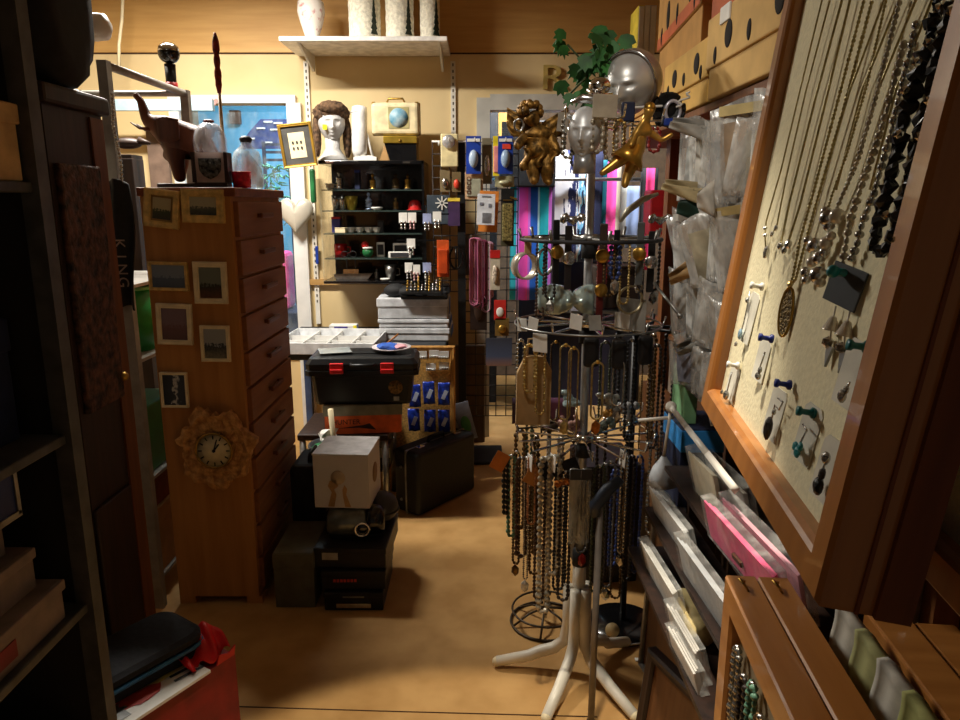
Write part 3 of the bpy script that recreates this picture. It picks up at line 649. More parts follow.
# compartment tray
a = W(296, 364, 3.6); b = W(371, 334, 4.15)
t = thing('sorting_tray', 'shallow white tray divided into compartments on the back table', 'tray', T(-.80, 3.83, zt+.001) @ RZ(-.04))
part('floor_panel', MB().box((0, 0, .006), (.52, .44, .01)), mat((206, 208, 212), .4), t)
rim = MB()
for s in (-1, 1): rim.box((s*.26, 0, .03), (.008, .45, .06), I4, .002).box((0, s*.222, .03), (.52, .008, .06), I4, .002)
part('rim', rim, mat((222, 224, 226), .35), t)
for k in (-.13, 0, .13): part('divider', MB().box((k, 0, .028), (.005, .43, .04)), WHITE, t)
for k in (-.07, .07): part('divider', MB().box((0, k, .026), (.51, .005, .038)), WHITE, t)
solo('blue_folder', MB().box((0, 0, .008), (.42, .14, .014), I4, .003), mat((30, 66, 160), .5), 'blue folder lying behind the white compartment tray', 'folder', T(-.78, 4.22, zt+.001) @ RZ(.05))
t = thing('label_box', 'small white and violet box with yellow end lying on the blue folder', 'box', T(W(344, 330, 4.2).x, 4.2, zt+.02)); part('body', MB().box((0, 0, .02), (.16, .08, .04), I4, .003), PAPER, t); part('violet_print', MB().box((-.01, -.041, .02), (.08, .003, .026)), mat((70, 60, 140), .5), t); part('yellow_end', MB().box((.073, -.0405, .02), (.02, .004, .04)), mat((235, 220, 40), .5), t)

# bench with toolbox
zbn = .425
t = thing('low_bench', 'low dark bench with steel legs under the toolbox', 'bench', T(W(356, 430, 3.35).x, 3.4, 0))
part('bench_top', MB().bx(-.26, .175, -.17, .2, zbn-.03, zbn, bev=.004), DKWOOD, t)
for sx in (-.24, .155):
    for sy in (-.15, .17): part('leg', MB().cyl((sx, sy, 0), (sx, sy, zbn-.03), .016), STEEL, t)
part('lower_shelf', MB().bx(-.25, .165, -.12, .18, .22, .235), DKWOOD, t)
for k in range(8):
    px = 345+k*6.2; p = W(px, 440, 3.36)
    c = thing('cassette', 'beige edged cassette in the row on the shelf under the orange shoebox', 'cassette', T(p.x, 3.36, .236), 'cassettes on the bench shelf')
    part('case', MB().box((0, .03, .05), (.024, .1, .1), I4, .002), mat((96, 88, 72), .5), c); part('spine', MB().box((0, -.021, .06), (.018, .003, .05)), mat((190, 182, 150), .6), c)
# shoebox
t = thing('shoebox', 'orange and grey shoebox under the black toolbox', 'shoebox', T(W(362, 433, 3.27).x, 3.36, zbn+.001) @ RZ(.10))
part('box_body', MB().box((0, 0, .05), (.36, .22, .1)), mat((222, 98, 38), .6), t); part('lid', MB().box((0, 0, .115), (.372, .232, .05), I4, .002), mat((128, 126, 108), .7), t)
text('lettering', 'HUNTER', .034, mat((50, 22, 16), .7), t, T(-.08, -.1115, .058)); part('stripe', MB().prism([(-.12, .028), (.0, .042), (.03, .05), (.06, .018), (-.02, .03)], .002, T(0, -.112, 0)), mat((50, 22, 16), .7), t)
part('sticker', MB().box((.1, -.02, .1412), (.06, .03, .001)), mat((220, 90, 50), .6), t)
# toolbox
t = thing('toolbox', 'black plastic toolbox with two red latches and a round gold sticker', 'toolbox', T(W(362, 402, 3.25).x, 3.37, zbn+.142) @ RZ(.04))
tb = MB()
w2, d2 = .245, .125
sec = [(w2*.9, d2*.85, 0), (w2*.92, d2*.9, .015), (w2*.97, d2*.96, .14), (w2*1.08, d2*1.08, .145), (w2*1.08, d2*1.08, .168), (w2, d2, .172)]
def hull(sec, M=I4):
    vs = []; fs = []
    for a, b, z in sec:
        c = min(a, b)*.14
        vs += [(-a+c, -b, z), (a-c, -b, z), (a, -b+c, z), (a, b-c, z), (a-c, b, z), (-a+c, b, z), (-a, b-c, z), (-a, -b+c, z)]
    for i in range(len(sec)-1):
        for k in range(8): fs.append((i*8+k, i*8+(k+1) % 8, i*8+8+(k+1) % 8, i*8+8+k))
    fs += [tuple(range(8))[::-1], tuple((len(sec)-1)*8+k for k in range(8))]
    return vs, fs
pl = mat((24, 25, 27), .42, 0, .15, 40)
part('body', MB().add(*hull(sec)), pl, t)
part('lid', MB().add(*hull([(w2*1.06, d2*1.06, .173), (w2*1.07, d2*1.07, .2), (w2*1.0, d2*1.0, .225), (w2*.92, d2*.8, .232)])).box((0, 0, .233), (.3, .1, .012), I4, .004), pl, t)
for s in (-.115, .12): part('latch', MB().box((s, -.137, .182), (.062, .014, .05), I4, .003).box((s, -.146, .17), (.058, .008, .018), I4, .002), mat((220, 42, 44), .4), t)
part('handle', MB().tube([(-.05, -.13, .2), (-.045, -.155, .2), (.055, -.155, .2), (.06, -.13, .2)], .008, 8), pl, t)
part('gold_sticker', MB().lathe([(0, 0), (.034, 0), (.034, .002), (0, .002)], 28, T(.155, -.1195, .085) @ RX(PI/2)), mat((150, 116, 62), .5, .2, 0, 90, c2=(60, 44, 24)), t); part('maker_label', MB().box((.158, -.119, .03), (.026, .003, .02)), STEEL, t)
zlid = zbn+.142+.24
t = thing('plate', 'white plate holding a blue cloth and a wooden stick on the toolbox lid', 'plate', T(W(391, 352, 3.36).x, 3.38, zlid)); part('dish', MB().lathe([(0, 0), (.05, 0), (.095, .014), (.094, .018), (.05, .005), (0, .005)], 28), mat((214, 204, 208), .35), t); part('blue_cloth', MB().ico((-.02, 0, .017), .04, sub=2, jit=.3, sc=(1.3, 1, .4), seed=2), mat((50, 96, 190), .6), t); part('pink_cloth', MB().ico((.03, .01, .015), .034, sub=2, jit=.3, sc=(1.2, 1, .35), seed=4), mat((214, 160, 170), .6), t)
part('stick', MB().cyl((-.03, .03, .02), (.03, .05, .07), .007, .004), ORANGEWOOD, t)
solo('clear_sheet', MB().box((0, 0, .003), (.15, .13, .005), I4, .002), mat((150, 158, 160), .2, 0, .1, 8), 'clear grey plastic sheet lying on the left of the toolbox lid', 'sheet', T(W(334, 352, 3.33).x, 3.35, zlid) @ RZ(.3))

# cork board
a = W(375, 346, 3.59); b = W(455, 346, 3.59)
cbw = b.x-a.x; ch_ = a.z
t = thing('cork_board', 'framed cork board with white cards and blue packets, behind the toolbox', 'notice board', T((a.x+b.x)/2, 3.575, ch_/2+.001))
part('frame', MB().frame(cbw, ch_, .025, .022), wood((196, 146, 78), (168, 118, 54)), t); part('cork', MB().box((0, .014, 0), (cbw-.04, .008, ch_-.04)), mat((206, 158, 84), .9, 0, .2, 90), t)
WC = ['white hanging card, topmost row, left of the cork board', 'white hanging card, topmost row, middle of the cork board', 'white hanging card, topmost row, right of the cork board', 'white hanging card, second row, left on the cork board', 'white hanging card, second row, right on the cork board']
for i, (px, py) in enumerate(((422, 355), (434, 354), (444, 355), (431, 367), (444, 366))):
    p = W(px, py, 3.568); c = thing('white_card', WC[i], 'card', T(p), 'white cards on the cork board')
    part('card', MB().box((0, 0, 0), (.05, .003, .04)), PAPER, c)
    for q in range(4): part('charm', MB().sph(((q-1.5)*.012, -.005, -.012), .006, seg=8), SILVER, c)
BC = ['blue packet left in the upper row on the cork board', 'blue packet in the middle of the upper row on the cork board', 'blue packet at the right of the upper row on the cork board', 'blue packet at the left of the lower row on the cork board', 'blue packet in the middle of the lower row on the cork board', 'blue packet at the right of the lower row on the cork board']
for i, (px, py) in enumerate(((415, 396), (429, 393), (444, 394), (414, 420), (430, 421), (444, 421))):
    p = W(px, py, 3.56); c = thing('blue_bag', BC[i], 'packet', T(p) @ RY(random.uniform(-.05, .05)), 'blue packets on the cork board')
    part('bag', MB().sheet(lambda u, v: ((u-.5)*.06, .006*math.sin(u*9+v*7)-.004*math.sin(v*3.1), (v-.5)*.12), 10, 12, th=.004), mat((36, 62, 168), .28, 0, .25, 40), c); part('white_print', MB().box((0.004, -.012, -.0), (.02, .003, .05), RY(.4)), mat((190, 205, 235), .5), c)
packet('leaflet', 'grey leaflet with a green patch leaning between cork board and briefcase', 457, 402, 473, 440, 3.66, mat((120, 124, 138), .5), mat((70, 130, 60), .5), None, 'leaflet', .003, ang=-.25)
packet('white_paper', 'crumpled white paper sticking up behind the briefcase', 441, 424, 462, 444, 3.66, mat((170, 165, 160), .8), None, None, 'paper', ang=-.5)
# wooden board behind the briefcase
mb, M = nb(455, 345, 485, 446, 4.36, .03); solo('panel_board', mb, wood((88, 66, 40), (66, 48, 28)), 'dull brown board standing behind the briefcase beside the doorway', 'board', M)

# briefcase
p = Vector((-.293, 3.23, 0)); d = Vector((.27, .35, 0)).normalized(); ang = math.atan2(d.y, d.x)
t = thing('briefcase', 'black hard briefcase standing on the floor beside the bench', 'briefcase', T(p+d*.22+Vector((-d.y, d.x, 0))*.085) @ RZ(ang))
bl = mat((13, 13, 14), .6, 0, .2, 60, .15)
part('shell', MB().box((0, .0, .165), (.45, .165, .325), I4, .022, seg=3), bl, t); part('seam_band', MB().box((0, 0, .165), (.455, .014, .33), I4, .02), STEEL, t)
part('handle', MB().tube([(-.06, 0, .325), (-.055, 0, .352), (.055, 0, .352), (.06, 0, .325)], .009, 8), BLACK, t)
for s in (-.14, .14): part('latch', MB().box((s, -.02, .328), (.045, .03, .01), I4, .002), CHROME, t)
for z in (.07, .24): part('stud', MB().sph((-.226, 0.03, z), .008, seg=8), STEEL, t)

# white cube, camera bag and cartons
zb0 = .237
def cart(name, label, x0, x1, y0, y1, z0, z1, m, ang=0., lid=None, group=None, cat='box'):
    t = thing(name, label, cat, T((x0+x1)/2, (y0+y1)/2, z0) @ RZ(ang), group)
    w, d, h = x1-x0, y1-y0, z1-z0
    part('box_body', MB().box((0, 0, h/2), (w, d, h), I4, .003), m, t)
    part('lid', MB().box((0, 0, h*.86), (w*1.02, d*1.02, h*.26), I4, .003), lid or m, t)
    return t
c1 = cart('black_box', 'flat black carton with a silver strip label, bottom of the stack below the white cube', -.585, -.365, 2.42, 2.72, .001, .075, BLACK, .0)
part('silver_label', MB().box((.0, -.1545, .022), (.13, .002, .018)), SILVER, c1); part('fine_print', MB().box((0, -.1545, .058), (.08, .002, .005)), STEEL, c1)
c2 = cart('black_box', 'black carton with small red lettering in the middle of the stack below the white cube', -.60, -.36, 2.44, 2.76, .076, .152, mat((22, 20, 20), .5), .02)
rp_ = MB()
for k in range(7): rp_.box((-.07+.013*k, -.1655, .04), (.009, .002, .011))
part('red_print', rp_, mat((190, 60, 40), .6), c2)
c3 = cart('black_box', 'black carton with a white sticker on top of the stack below the white cube', -.62, -.35, 2.46, 2.78, .153, zb0-.002, mat((26, 25, 24), .5), -.03)
st = MB().box((-.075, -.1645, .05), (.06, .002, .028)); part('white_sticker', st, mat((170, 165, 150), .7), c3)
cart('grey_carton', 'plain grey carton on the floor between cabinet and black cartons', -.775, -.625, 2.44, 2.72, .001, .225, mat((92, 88, 68), .7), 0)
# projector like camcorder
t = thing('camcorder', 'silver and black rounded camcorder with a large lens under the white cube', 'camcorder', T(-.475, 2.58, zb0) @ RZ(.12) @ Matrix.Scale(.85, 4))
part('body', MB().lathe([(0, -.13), (.04, -.13), (.06, -.12), (.066, -.06), (.066, .04), (.06, .05), (0, .05)], 24, T(-.01, 0, .064) @ RY(PI/2)), mat((112, 116, 110), .3, .6, .15, 20), t)
part('lens_housing', MB().lathe([(0, .05), (.066, .05), (.07, .07), (.068, .11), (.05, .13), (0, .13)], 24, T(-.01, 0, .066) @ RY(PI/2)), GLOSSBLACK, t)
part('lens_ring', MB().lathe([(.026, 0), (.034, 0), (.036, .012), (.028, .014), (.026, .004)], 28, T(.02, -.062, .05) @ RX(PI/2)), CHROME, t); part('lens', MB().sph((.02, -.062, .05), .027, seg=16, sc=(1, .4, 1)), mat((8, 8, 12), .05, 0, .1, 5, coat=.6), t)
part('foot', MB().bx(-.12, .1, -.04, .04, 0, .012), BLACK, t); part('button', MB().cyl((-.0, 0, .125), (0, 0, .14), .014), STEEL, t)
t2 = thing('grey_hood', 'dark grey rounded helmet shell lying behind the camcorder', 'helmet', T(-.395, 2.70, zb0) @ Matrix.Scale(.85, 4)); part('shell', MB().sph((0, 0, .072), .074, seg=22, sc=(1., 1.1, .97)), mat((64, 64, 68), .5), t2); part('rim', MB().tube([(.074*math.cos(k*PI/12), .08*math.sin(k*PI/12), .06) for k in range(24)], .006, 6, closed=True), BLACK, t2)
zc = zb0+.113
t = thing('white_cube_box', 'white cube carton printed with two hands holding a ball', 'carton', T(-.525, 2.67, zc+.001) @ RZ(-.06))
cs = .215
wm = mat((200, 196, 194), .6, 0, .04, 8)
part('carton_body', MB().box((0, 0, cs/2), (cs, cs, cs), I4, .002), wm, t); part('lid', MB().box((0, 0, cs+.001), (cs+.004, cs+.004, .008), I4, .002), mat((208, 206, 208), .55), t)
skin = mat((176, 140, 96), .7, 0, .15, 20)
hd = MB().prism([(-.055, .0), (-.03, .0), (-.02, .05), (-.028, .07), (-.012, .085), (-.02, .11), (-.045, .105), (-.052, .085), (-.038, .06)], .002, T(0, -cs/2-.003, .006)); hd.prism([(.035, .0), (.012, .0), (.005, .045), (.004, .07), (.012, .09), (.022, .075), (.018, .05)], .002, T(0, -cs/2-.003, .006))
part('hands_print', hd, skin, t); part('ball_print', MB().lathe([(0, 0), (.028, 0), (.028, .002), (0, .002)], 24, T(-.012, -cs/2-.001, .125) @ RX(PI/2)), mat((196, 176, 146), .7), t)
part('side_print', MB().lathe([(0, 0), (.04, 0), (.04, .002), (0, .002)], 20, T(cs/2, 0, .11) @ RY(PI/2)), mat((140, 112, 80), .7), t)
# black suitcase between cabinet and cube
t = thing('black_case', 'black suitcase standing end on between the chest and the white cube', 'suitcase', T(-.71, 2.87, 0)); part('shell', MB().box((0, 0, .23), (.15, .25, .44), I4, .03, seg=3), RUBBER, t); part('handle', MB().tube([(0, -.06, .45), (0, -.05, .475), (0, .05, .475), (0, .06, .45)], .009), BLACK, t); part('foot', MB().bx(-.06, .06, -.1, .1, 0, .012), BLACK, t)
# odds in the bin behind
t = thing('waste_bin', 'dark bin with loose odds behind the black suitcase', 'bin', T(-.69, 3.12, 0)); part('tub', MB().lathe([(0, 0), (.085, 0), (.1, .42), (.092, .42), (.08, .01), (0, .01)], 24), CHAR, t)
solo('white_rod', MB().cyl((0, 0, 0), (-.012, -.03, .34), .011, .013), CREAM, 'cream white rod sticking up from the dark bin', 'rod', T(-.665, 3.13, .25))
solo('green_scrap', MB().ico((0, 0, 0), .055, sub=2, jit=.25, sc=(1, 1, .5), seed=8), GREEN, 'crumpled green scrap in the dark bin', 'scrap', T(-.72, 3.10, .40)); solo('white_scrap', MB().ico((0, 0, 0), .045, sub=2, jit=.35, sc=(1, 1, .7), seed=11), PAPER, 'crumpled white scrap beside the green one in the dark bin', 'scrap', T(-.70, 3.14, .455))
# ================================================================ tall chest of drawers at left with pictures on its side
X0, X1, Y0, Y1, HT = -1.150, -.834, 2.47, 3.07, 1.553
ow = wood((190, 134, 72), (166, 112, 54), 'z', .7, .6, .04, 0); ow_shaded = wood((146, 94, 52), (122, 74, 38), 'y', .8, .65, .04, 0)  # drawer fronts: the same wood, darkened to paint in their shade
t = thing('chest_of_drawers', 'tall narrow wooden chest of drawers with small pictures hung on its side', 'chest of drawers', T((X0+X1)/2, (Y0+Y1)/2, 0))
w, d = X1-X0, Y1-Y0
part('carcass', MB().bx(-w/2, w/2-.012, -d/2, d/2, .03, HT-.03), ow, t)
part('top_panel', MB().bx(-w/2-.008, w/2+.008, -d/2-.008, d/2+.008, HT-.03, HT, bev=.004), wood((140, 76, 34), (110, 56, 24), 'x', .8, .55, .03, 0), t)
for sx in (-1, 1):
    for sy in (-1, 1): part('leg', MB().bx(sx*(w/2-.03)-.03, sx*(w/2-.03)+.03, sy*(d/2-.03)-.03, sy*(d/2-.03)+.03, 0, .03), ow, t)
nd = 11; dh = (HT-.09)/nd
for k in range(nd):
    z = .05+dh*(k+.5)
    dr = part('drawer', MB().box((w/2-.004, 0, z), (.02, d-.05, dh-.012), I4, .003), ow_shaded, t)
    hb = MB().box((w/2+.022, 0, z+.01), (.012, .15, .018), I4, .004)
    for s in (-.06, .06): hb.box((w/2+.012, s, z+.01), (.02, .014, .014))
    part('handle', hb, wood((120, 66, 32), (90, 46, 20), 'y'), dr)
YP = Y0-.022
goldf = mat((220, 186, 112), .5, .1, .15, 40); creamf = mat((232, 218, 182), .6, 0, .08, 20)
def land(a, b, c, s=7.): return ramp_mat([(0, c), (.42, b), (.5, a), (1, a)], 2, .6, .55, s)
picture('small gold framed landscape tilted at the top left of the chest side', 143, 189, 178, 228, YP, .022, goldf, land((180, 170, 130), (70, 80, 50), (60, 60, 50)), mat((150, 120, 66), .6), .02, math.radians(7), 0, mw=.18, cat='picture')
picture('wide gold framed sea view at the top right of the chest side', 181, 189, 223, 223, YP, .026, goldf, land((170, 166, 140), (90, 92, 80), (50, 62, 66)), None, .02, math.radians(1.5))
picture('thin gold framed grey blue seascape in the second row of the chest side', 148, 262, 187, 291, YP, .011, goldf, land((120, 134, 150), (86, 100, 120), (76, 88, 106), 12), None, .016, math.radians(1.5))
picture('cream framed dark tree landscape in the second row of the chest side', 193, 262, 226, 304, YP, .019, creamf, land((110, 120, 110), (34, 40, 26), (96, 60, 34)), None, .018, math.radians(1))
picture('cream framed purple street scene in the third row of the chest side', 156, 304, 191, 345, YP, .017, creamf, land((120, 100, 110), (110, 80, 84), (96, 72, 74), 14), None, .018, math.radians(2))
picture('narrow cream framed dark house picture in the third row of the chest side', 200, 326, 229, 362, YP, .012, creamf, land((150, 156, 160), (36, 44, 56), (120, 116, 100), 9), None, .016, math.radians(1))
picture('smallest cream framed dark snow scene alone above the clock', 160, 373, 187, 408, YP, .009, creamf, ramp_mat([(0, (40, 48, 56)), (.45, (44, 54, 70)), (.55, (200, 205, 205)), (.7, (50, 60, 76)), (1, (56, 62, 76))], 0, .6, .9, 5.), None, .016, math.radians(1))
# carved clock
c = W(217, 448, Y0-.03)
t = thing('wall_clock', 'round faced clock in a carved ragged wooden surround on the chest side', 'clock', T(c.x, Y0-.03, c.z))
cw = MB(); rr = random.Random(12); n = 60; rings = [(.055, -.012), (.075, -.02), (.095, -.012), (.115, -.02), (1, -.006)]
vs = []; fs = []
edge = [.128*(1+.10*math.sin(7*k*2*PI/n)+.08*rr.uniform(-1, 1)+(.10 if 30 < k < 42 else 0)+.06*math.sin(3*k*2*PI/n+1)) for k in range(n)]
for r, y in rings:
    for k in range(n):
        a = 2*PI*k/n; q = edge[k] if r == 1 else r+.004*math.sin(9*a+r*80)
        vs.append((q*math.cos(a), y-.006*abs(math.sin(8*a+r*60))+.008*(r == 1)*0, q*math.sin(a)*1.12))
for k in range(n):
    a = 2*PI*k/n; vs.append((edge[k]*math.cos(a), .02, edge[k]*math.sin(a)*1.12))
for i in range(5):
    for k in range(n): fs.append((i*n+k, i*n+(k+1) % n, (i+1)*n+(k+1) % n, (i+1)*n+k))
fs.append(tuple(5*n+k for k in range(n)))
part('surround', cw.add(vs, fs, I4, False), mat((216, 164, 100), .7, 0, 0, 45, .9, c2=(156, 106, 56)), t)
fm_ = RX(PI/2)
part('face', MB().lathe([(0, 0), (.063, 0), (.063, .004), (0, .005)], 36, T(0, -.026, 0) @ fm_), mat((224, 212, 172), .5), t)
part('bezel', MB().lathe([(.060, 0), (.067, 0), (.068, .008), (.063, .012), (.060, .006)], 36, T(0, -.026, 0) @ fm_), BRASS, t)
tk = MB()
for k in range(12): tk.box((0, -.0315, .05), (.004, .002, .013), RY(k*PI/6))
part('hour_marks', tk, BLACK, t)
hn = MB().box((0, -.033, .015), (.005, .002, .034), RY(math.radians(38))).box((0, -.034, .02), (.0035, .002, .05), RY(math.radians(18))).lathe([(0, 0), (.006, 0), (.006, .004), (0, .004)], 12, T(0, -.031, 0) @ fm_)
part('hands', hn, BLACK, t)

# ---- on top of the chest
zc = HT+.001
# elephant with raised trunk, dark carved wood
e = MB(); ed = wood((112, 60, 36), (72, 36, 22), 'z', 1., .5, .15)
def sk(pts, rad, lv=2):
    me = bpy.data.meshes.new('tmp'); vs = [p for p in pts[0]]; me.from_pydata(vs, pts[1], []); ob = bpy.data.objects.new('tmp', me); COL.objects.link(ob)
    md = ob.modifiers.new('s', 'SKIN'); 
    for v, r in zip(me.skin_vertices[0].data, rad): v.radius = (r, r) if not isinstance(r, tuple) else r
    me.skin_vertices[0].data[0].use_root = True
    sd = ob.modifiers.new('d', 'SUBSURF'); sd.levels = lv; sd.render_levels = lv
    bpy.context.view_layer.update(); dg = bpy.context.evaluated_depsgraph_get(); m2 = bpy.data.meshes.new_from_object(ob.evaluated_get(dg))
    V = [tuple(v.co) for v in m2.vertices]; Fc = [tuple(p.vertices) for p in m2.polygons]
    bpy.data.objects.remove(ob); return V, Fc
# facing left (-x); body about 0.2 m long, leaning up
V = [(0, 0, .12), (.06, 0, .115), (-.045, 0, .15), (-.09, 0, .185), (-.118, 0, .192), (-.125, 0, .225), (-.132, 0, .255), (-.15, 0, .275),
     (.055, .03, .06), (.055, .03, .0), (.055, -.03, .06), (.06, -.03, .0), (-.03, .035, .075), (-.045, .035, .02), (-.03, -.035, .07), (-.02, -.035, .0), (.095, 0, .09)]
E = [(0, 1), (0, 2), (2, 3), (3, 4), (4, 5), (5, 6), (6, 7), (1, 8), (8, 9), (1, 10), (10, 11), (2, 12), (12, 13), (2, 14), (14, 15), (1, 16)]
R = [.058, .05, .052, .038, .022, .016, .012, .01, .026, .02, .026, .02, .025, .02, .025, .02, .006]
ev = sk((V, E), R)
pe = W(168, 183, 2.66)
t = thing('carved_elephant', 'dark carved wooden elephant with raised trunk on the chest top', 'elephant figure', T(pe.x+.075, 2.68, zc+.018) @ Matrix.Scale(1.12, 4) @ RZ(.12))
part('body', MB().add(*ev, I4, True), ed, t)
for s in (-1, 1):
    part('ear', MB().sheet(lambda u, v: ((u-.3)*.07, s*(.042+.016*u), (v-.55)*.08*(1-.4*abs(u-.4))), 6, 6, T(-.055, 0, .165), th=.006*s), ed, t)
    part('tusk', MB().tube([(-.10, s*.02, .165), (-.135, s*.026, .168), (-.16, s*.028, .185)], [.006, .005, .002], 6), ed, t)
solo('wooden_plinth', MB().box((0, 0, .008), (.22, .14, .016), I4, .004), DKWOOD, 'dark wooden plinth under the carved elephant', 'plinth', T(pe.x+.09, 2.68, zc))
# glass dome clock
p = W(209, 180, 2.56)
t = thing('dome_clock', 'small clock plaque with a glass dome top standing on the chest', 'clock', T(p.x, 2.6, zc) @ RZ(.05))
part('case', MB().bx(-.058, .058, -.03, .03, 0, .018, bev=.003).bx(-.062, -.05, -.03, .03, .018, .12).bx(.05, .062, -.03, .03, .018, .12), DKWOOD, t)
part('panel', MB().bx(-.05, .05, -.022, .0, .018, .12), mat((198, 178, 168), .6), t)
part('dome', MB().lathe([(.052, .118), (.056, .12), (.056, .165), (.05, .19), (.035, .212), (.015, .222), (.002, .224), (.002, .222), (.014, .219), (.033, .208), (.047, .188), (.053, .165), (.053, .12)], 28), film((225, 225, 232), .35), t)
part('crest', MB().add([(x*.04, -.024-.004*(1-x*x), z) for x, z in ((-1, .1), (1, .1), (.95, .06), (.6, .04), (0, .028), (-.6, .04), (-.95, .06), (0, .07))], [(0, 7, 6), (6, 7, 5), (5, 7, 4), (4, 7, 3), (3, 7, 2), (2, 7, 1), (1, 7, 0)]), mat((92, 92, 86), .35, .7, .5, 90, .8), t)
part('red_knob', MB().sph((0, 0, .226), .016, sc=(1.2, 1, .4)), mat((120, 24, 34), .4), t)
t = thing('red_candle', 'small translucent red tumbler on the chest top', 'tumbler', T(W(242, 183, 2.62).x, 2.62, zc)); part('cup', MB().lathe([(0, 0), (.03, 0), (.033, .055), (.029, .055), (.027, .006), (0, .006)], 18), mat((215, 30, 60), .25, 0, .15, 60, .3, emit=None), t); part('rim', MB().tube([(.032*math.cos(k*PI/10), .032*math.sin(k*PI/10), .055) for k in range(20)], .002, 5, closed=True), RED, t)
t = thing('glass_decanter', 'clear glass bottle with a dark stopper standing behind the red tumbler', 'bottle', T(W(247, 183, 2.74).x, 2.76, zc)); part('bottle', MB().lathe([(0, 0), (.05, 0), (.055, .01), (.057, .1), (.045, .135), (.02, .155), (.018, .17), (.0145, .17), (.016, .153), (.042, .13), (.053, .1), (.05, .006), (0, .006)], 26), film((220, 232, 238), .4), t); part('stopper', MB().lathe([(0, .165), (.02, .168), (.024, .18), (.014, .19), (0, .192)], 18), BLACK, t)
# red spear / carved reed standing behind the chest
a = W(225, 182, 2.66); b = W(226, 32, 2.66)
t = thing('carved_stick', 'thin pale stick with a carved red top standing on the chest', 'stick', T(a.x, 2.67, zc))
H = b.z-zc
part('shaft', MB().cyl((0, 0, 0), (0, 0, H*.66), .007, .006), mat((190, 160, 120), .6), t)
part('red_top', MB().tube([(0, 0, H*(.62+.38*k/14)) for k in range(15)], [.007, .009, .012, .011, .013, .013, .009, .012, .012, .009, .013, .013, .012, .008, .004], 8), mat((140, 36, 26), .55, 0, .4, 60, .3), t)

# ---- grey metal rack frame left of the chest
t = thing('metal_rack', 'grey metal tube rack standing left of the chest of drawers', 'rack', T(-1.215, 2.45, 0))
gm = mat((150, 146, 140), .45, .35, .1, 20); zt_ = 1.95
for (x, y, nm) in ((0, 0, 'post'), (.012, .62, 'post'), (-.42, 0, 'post'), (-.42, .62, 'post')): part(nm, MB().bx(x-.016, x+.016, y-.016, y+.016, 0, zt_), gm, t)
part('top_rail', MB().cyl((0, 0, zt_-.012), (.012, .62, zt_-.012), .014, n=8), gm, t); part('top_rail', MB().cyl((-.42, 0, zt_-.012), (-.42, .62, zt_-.012), .014, n=8), gm, t); part('cross_rail', MB().cyl((0, 0, .05), (-.42, 0, .05), .012), gm, t); part('cross_rail', MB().cyl((-.42, .62, zt_-.012), (0.012, .62, zt_-.012), .012), gm, t)
rs = []
for z in (.10, .5, .95, 1.22): part('rack_shelf', MB().bx(-.41, -.008, .02, .6, z-.012, z), gm, t)
rx = -1.215
t = thing('torch', 'black round headed torch with a silver cap on the far corner of the metal rack', 'torch', T(W(171, 78, 3.07).x, 3.07, zt_))
part('stem', MB().cyl((0, 0, 0), (0, 0, .1), .02, .022), BLACK, t); part('knob', MB().sph((0, 0, .14), .043, sc=(1, 1, .9)), GLOSSBLACK, t); part('silver_cap', MB().lathe([(0.041, .146), (.042, .15), (.038, .166), (.02, .18), (0, .182)], 20), CHROME, t); part('red_collar', MB().lathe([(.022, 0), (.024, 0), (.024, .03), (.021, .03)], 14), RED, t)
# pail, sacks and cartons on the rack shelves
t = thing('green_pail', 'green plastic pail with a pale rim on the metal rack', 'pail', T(rx-.13, 2.70, .951)); part('tub', MB().lathe([(0, 0), (.085, 0), (.11, .24), (.104, .24), (.08, .008), (0, .008)], 24), mat((20, 130, 60), .4), t); part('rim', MB().tube([(.11*math.cos(k*PI/12), .11*math.sin(k*PI/12), .24) for k in range(24)], .007, 6, closed=True), mat((120, 190, 140), .4), t)
solo('white_packet', MB().box((0, 0, .05), (.14, .1, .1), RY(.2), .02), PAPER, 'cream packet on the rack shelf in front of the green pail', 'packet', T(rx-.12, 2.53, .967))
solo('green_crate', MB().box((0, 0, .13), (.26, .3, .26), I4, .01), mat((20, 110, 50), .5), 'dark green crate on the lower rack shelf', 'crate', T(rx-.16, 2.68, .501))
cart('tan_carton', 'tan carton on the bottom shelf of the metal rack beside the chest', rx-.16, rx-.02, 2.5, 2.7, .101, .36, CARD, 0); cart('tan_carton', 'small brown carton lying on top of the tan carton in the metal rack', rx-.15, rx-.03, 2.52, 2.68, .361, .47, mat((120, 60, 40), .8), 0)
# lettered black strap hanging from the rack
t = thing('lettered_scarf', 'black scarf with pale letters hanging from the metal rack post', 'scarf', T(-1.205, 2.415, 1.56))
part('cloth', MB().sheet(lambda u, v: ((u-.5)*(.075+.02*v*0+.02*math.sin(v*5)), .014*math.sin(u*8+v*3), -.42*v+.02*math.sin(u*3)), 12, 24, th=.01), RUBBER, t)
for k, ch in enumerate('KING'): text('lettering', ch, .05, mat((150, 132, 122), .8), t, T(.006, -.022, -.19-.043*k) @ RY(PI/2))
part('cord', MB().tube([(-.035, -.02, .12), (-.04, -.02, -.05), (-.03, -.022, -.25)], .004, 6), mat((190, 180, 160), .7), t)
solo('silver_chain', MB().beads([(0, 0, 0), (-.006, -.004, -.1), (.006, -.004, -.22), (0, 0, -.3)], .006, .3, 6), SILVER, 'silver chain hanging from the near corner of the metal rack', 'chain', T(-1.185, 2.425, 1.85))
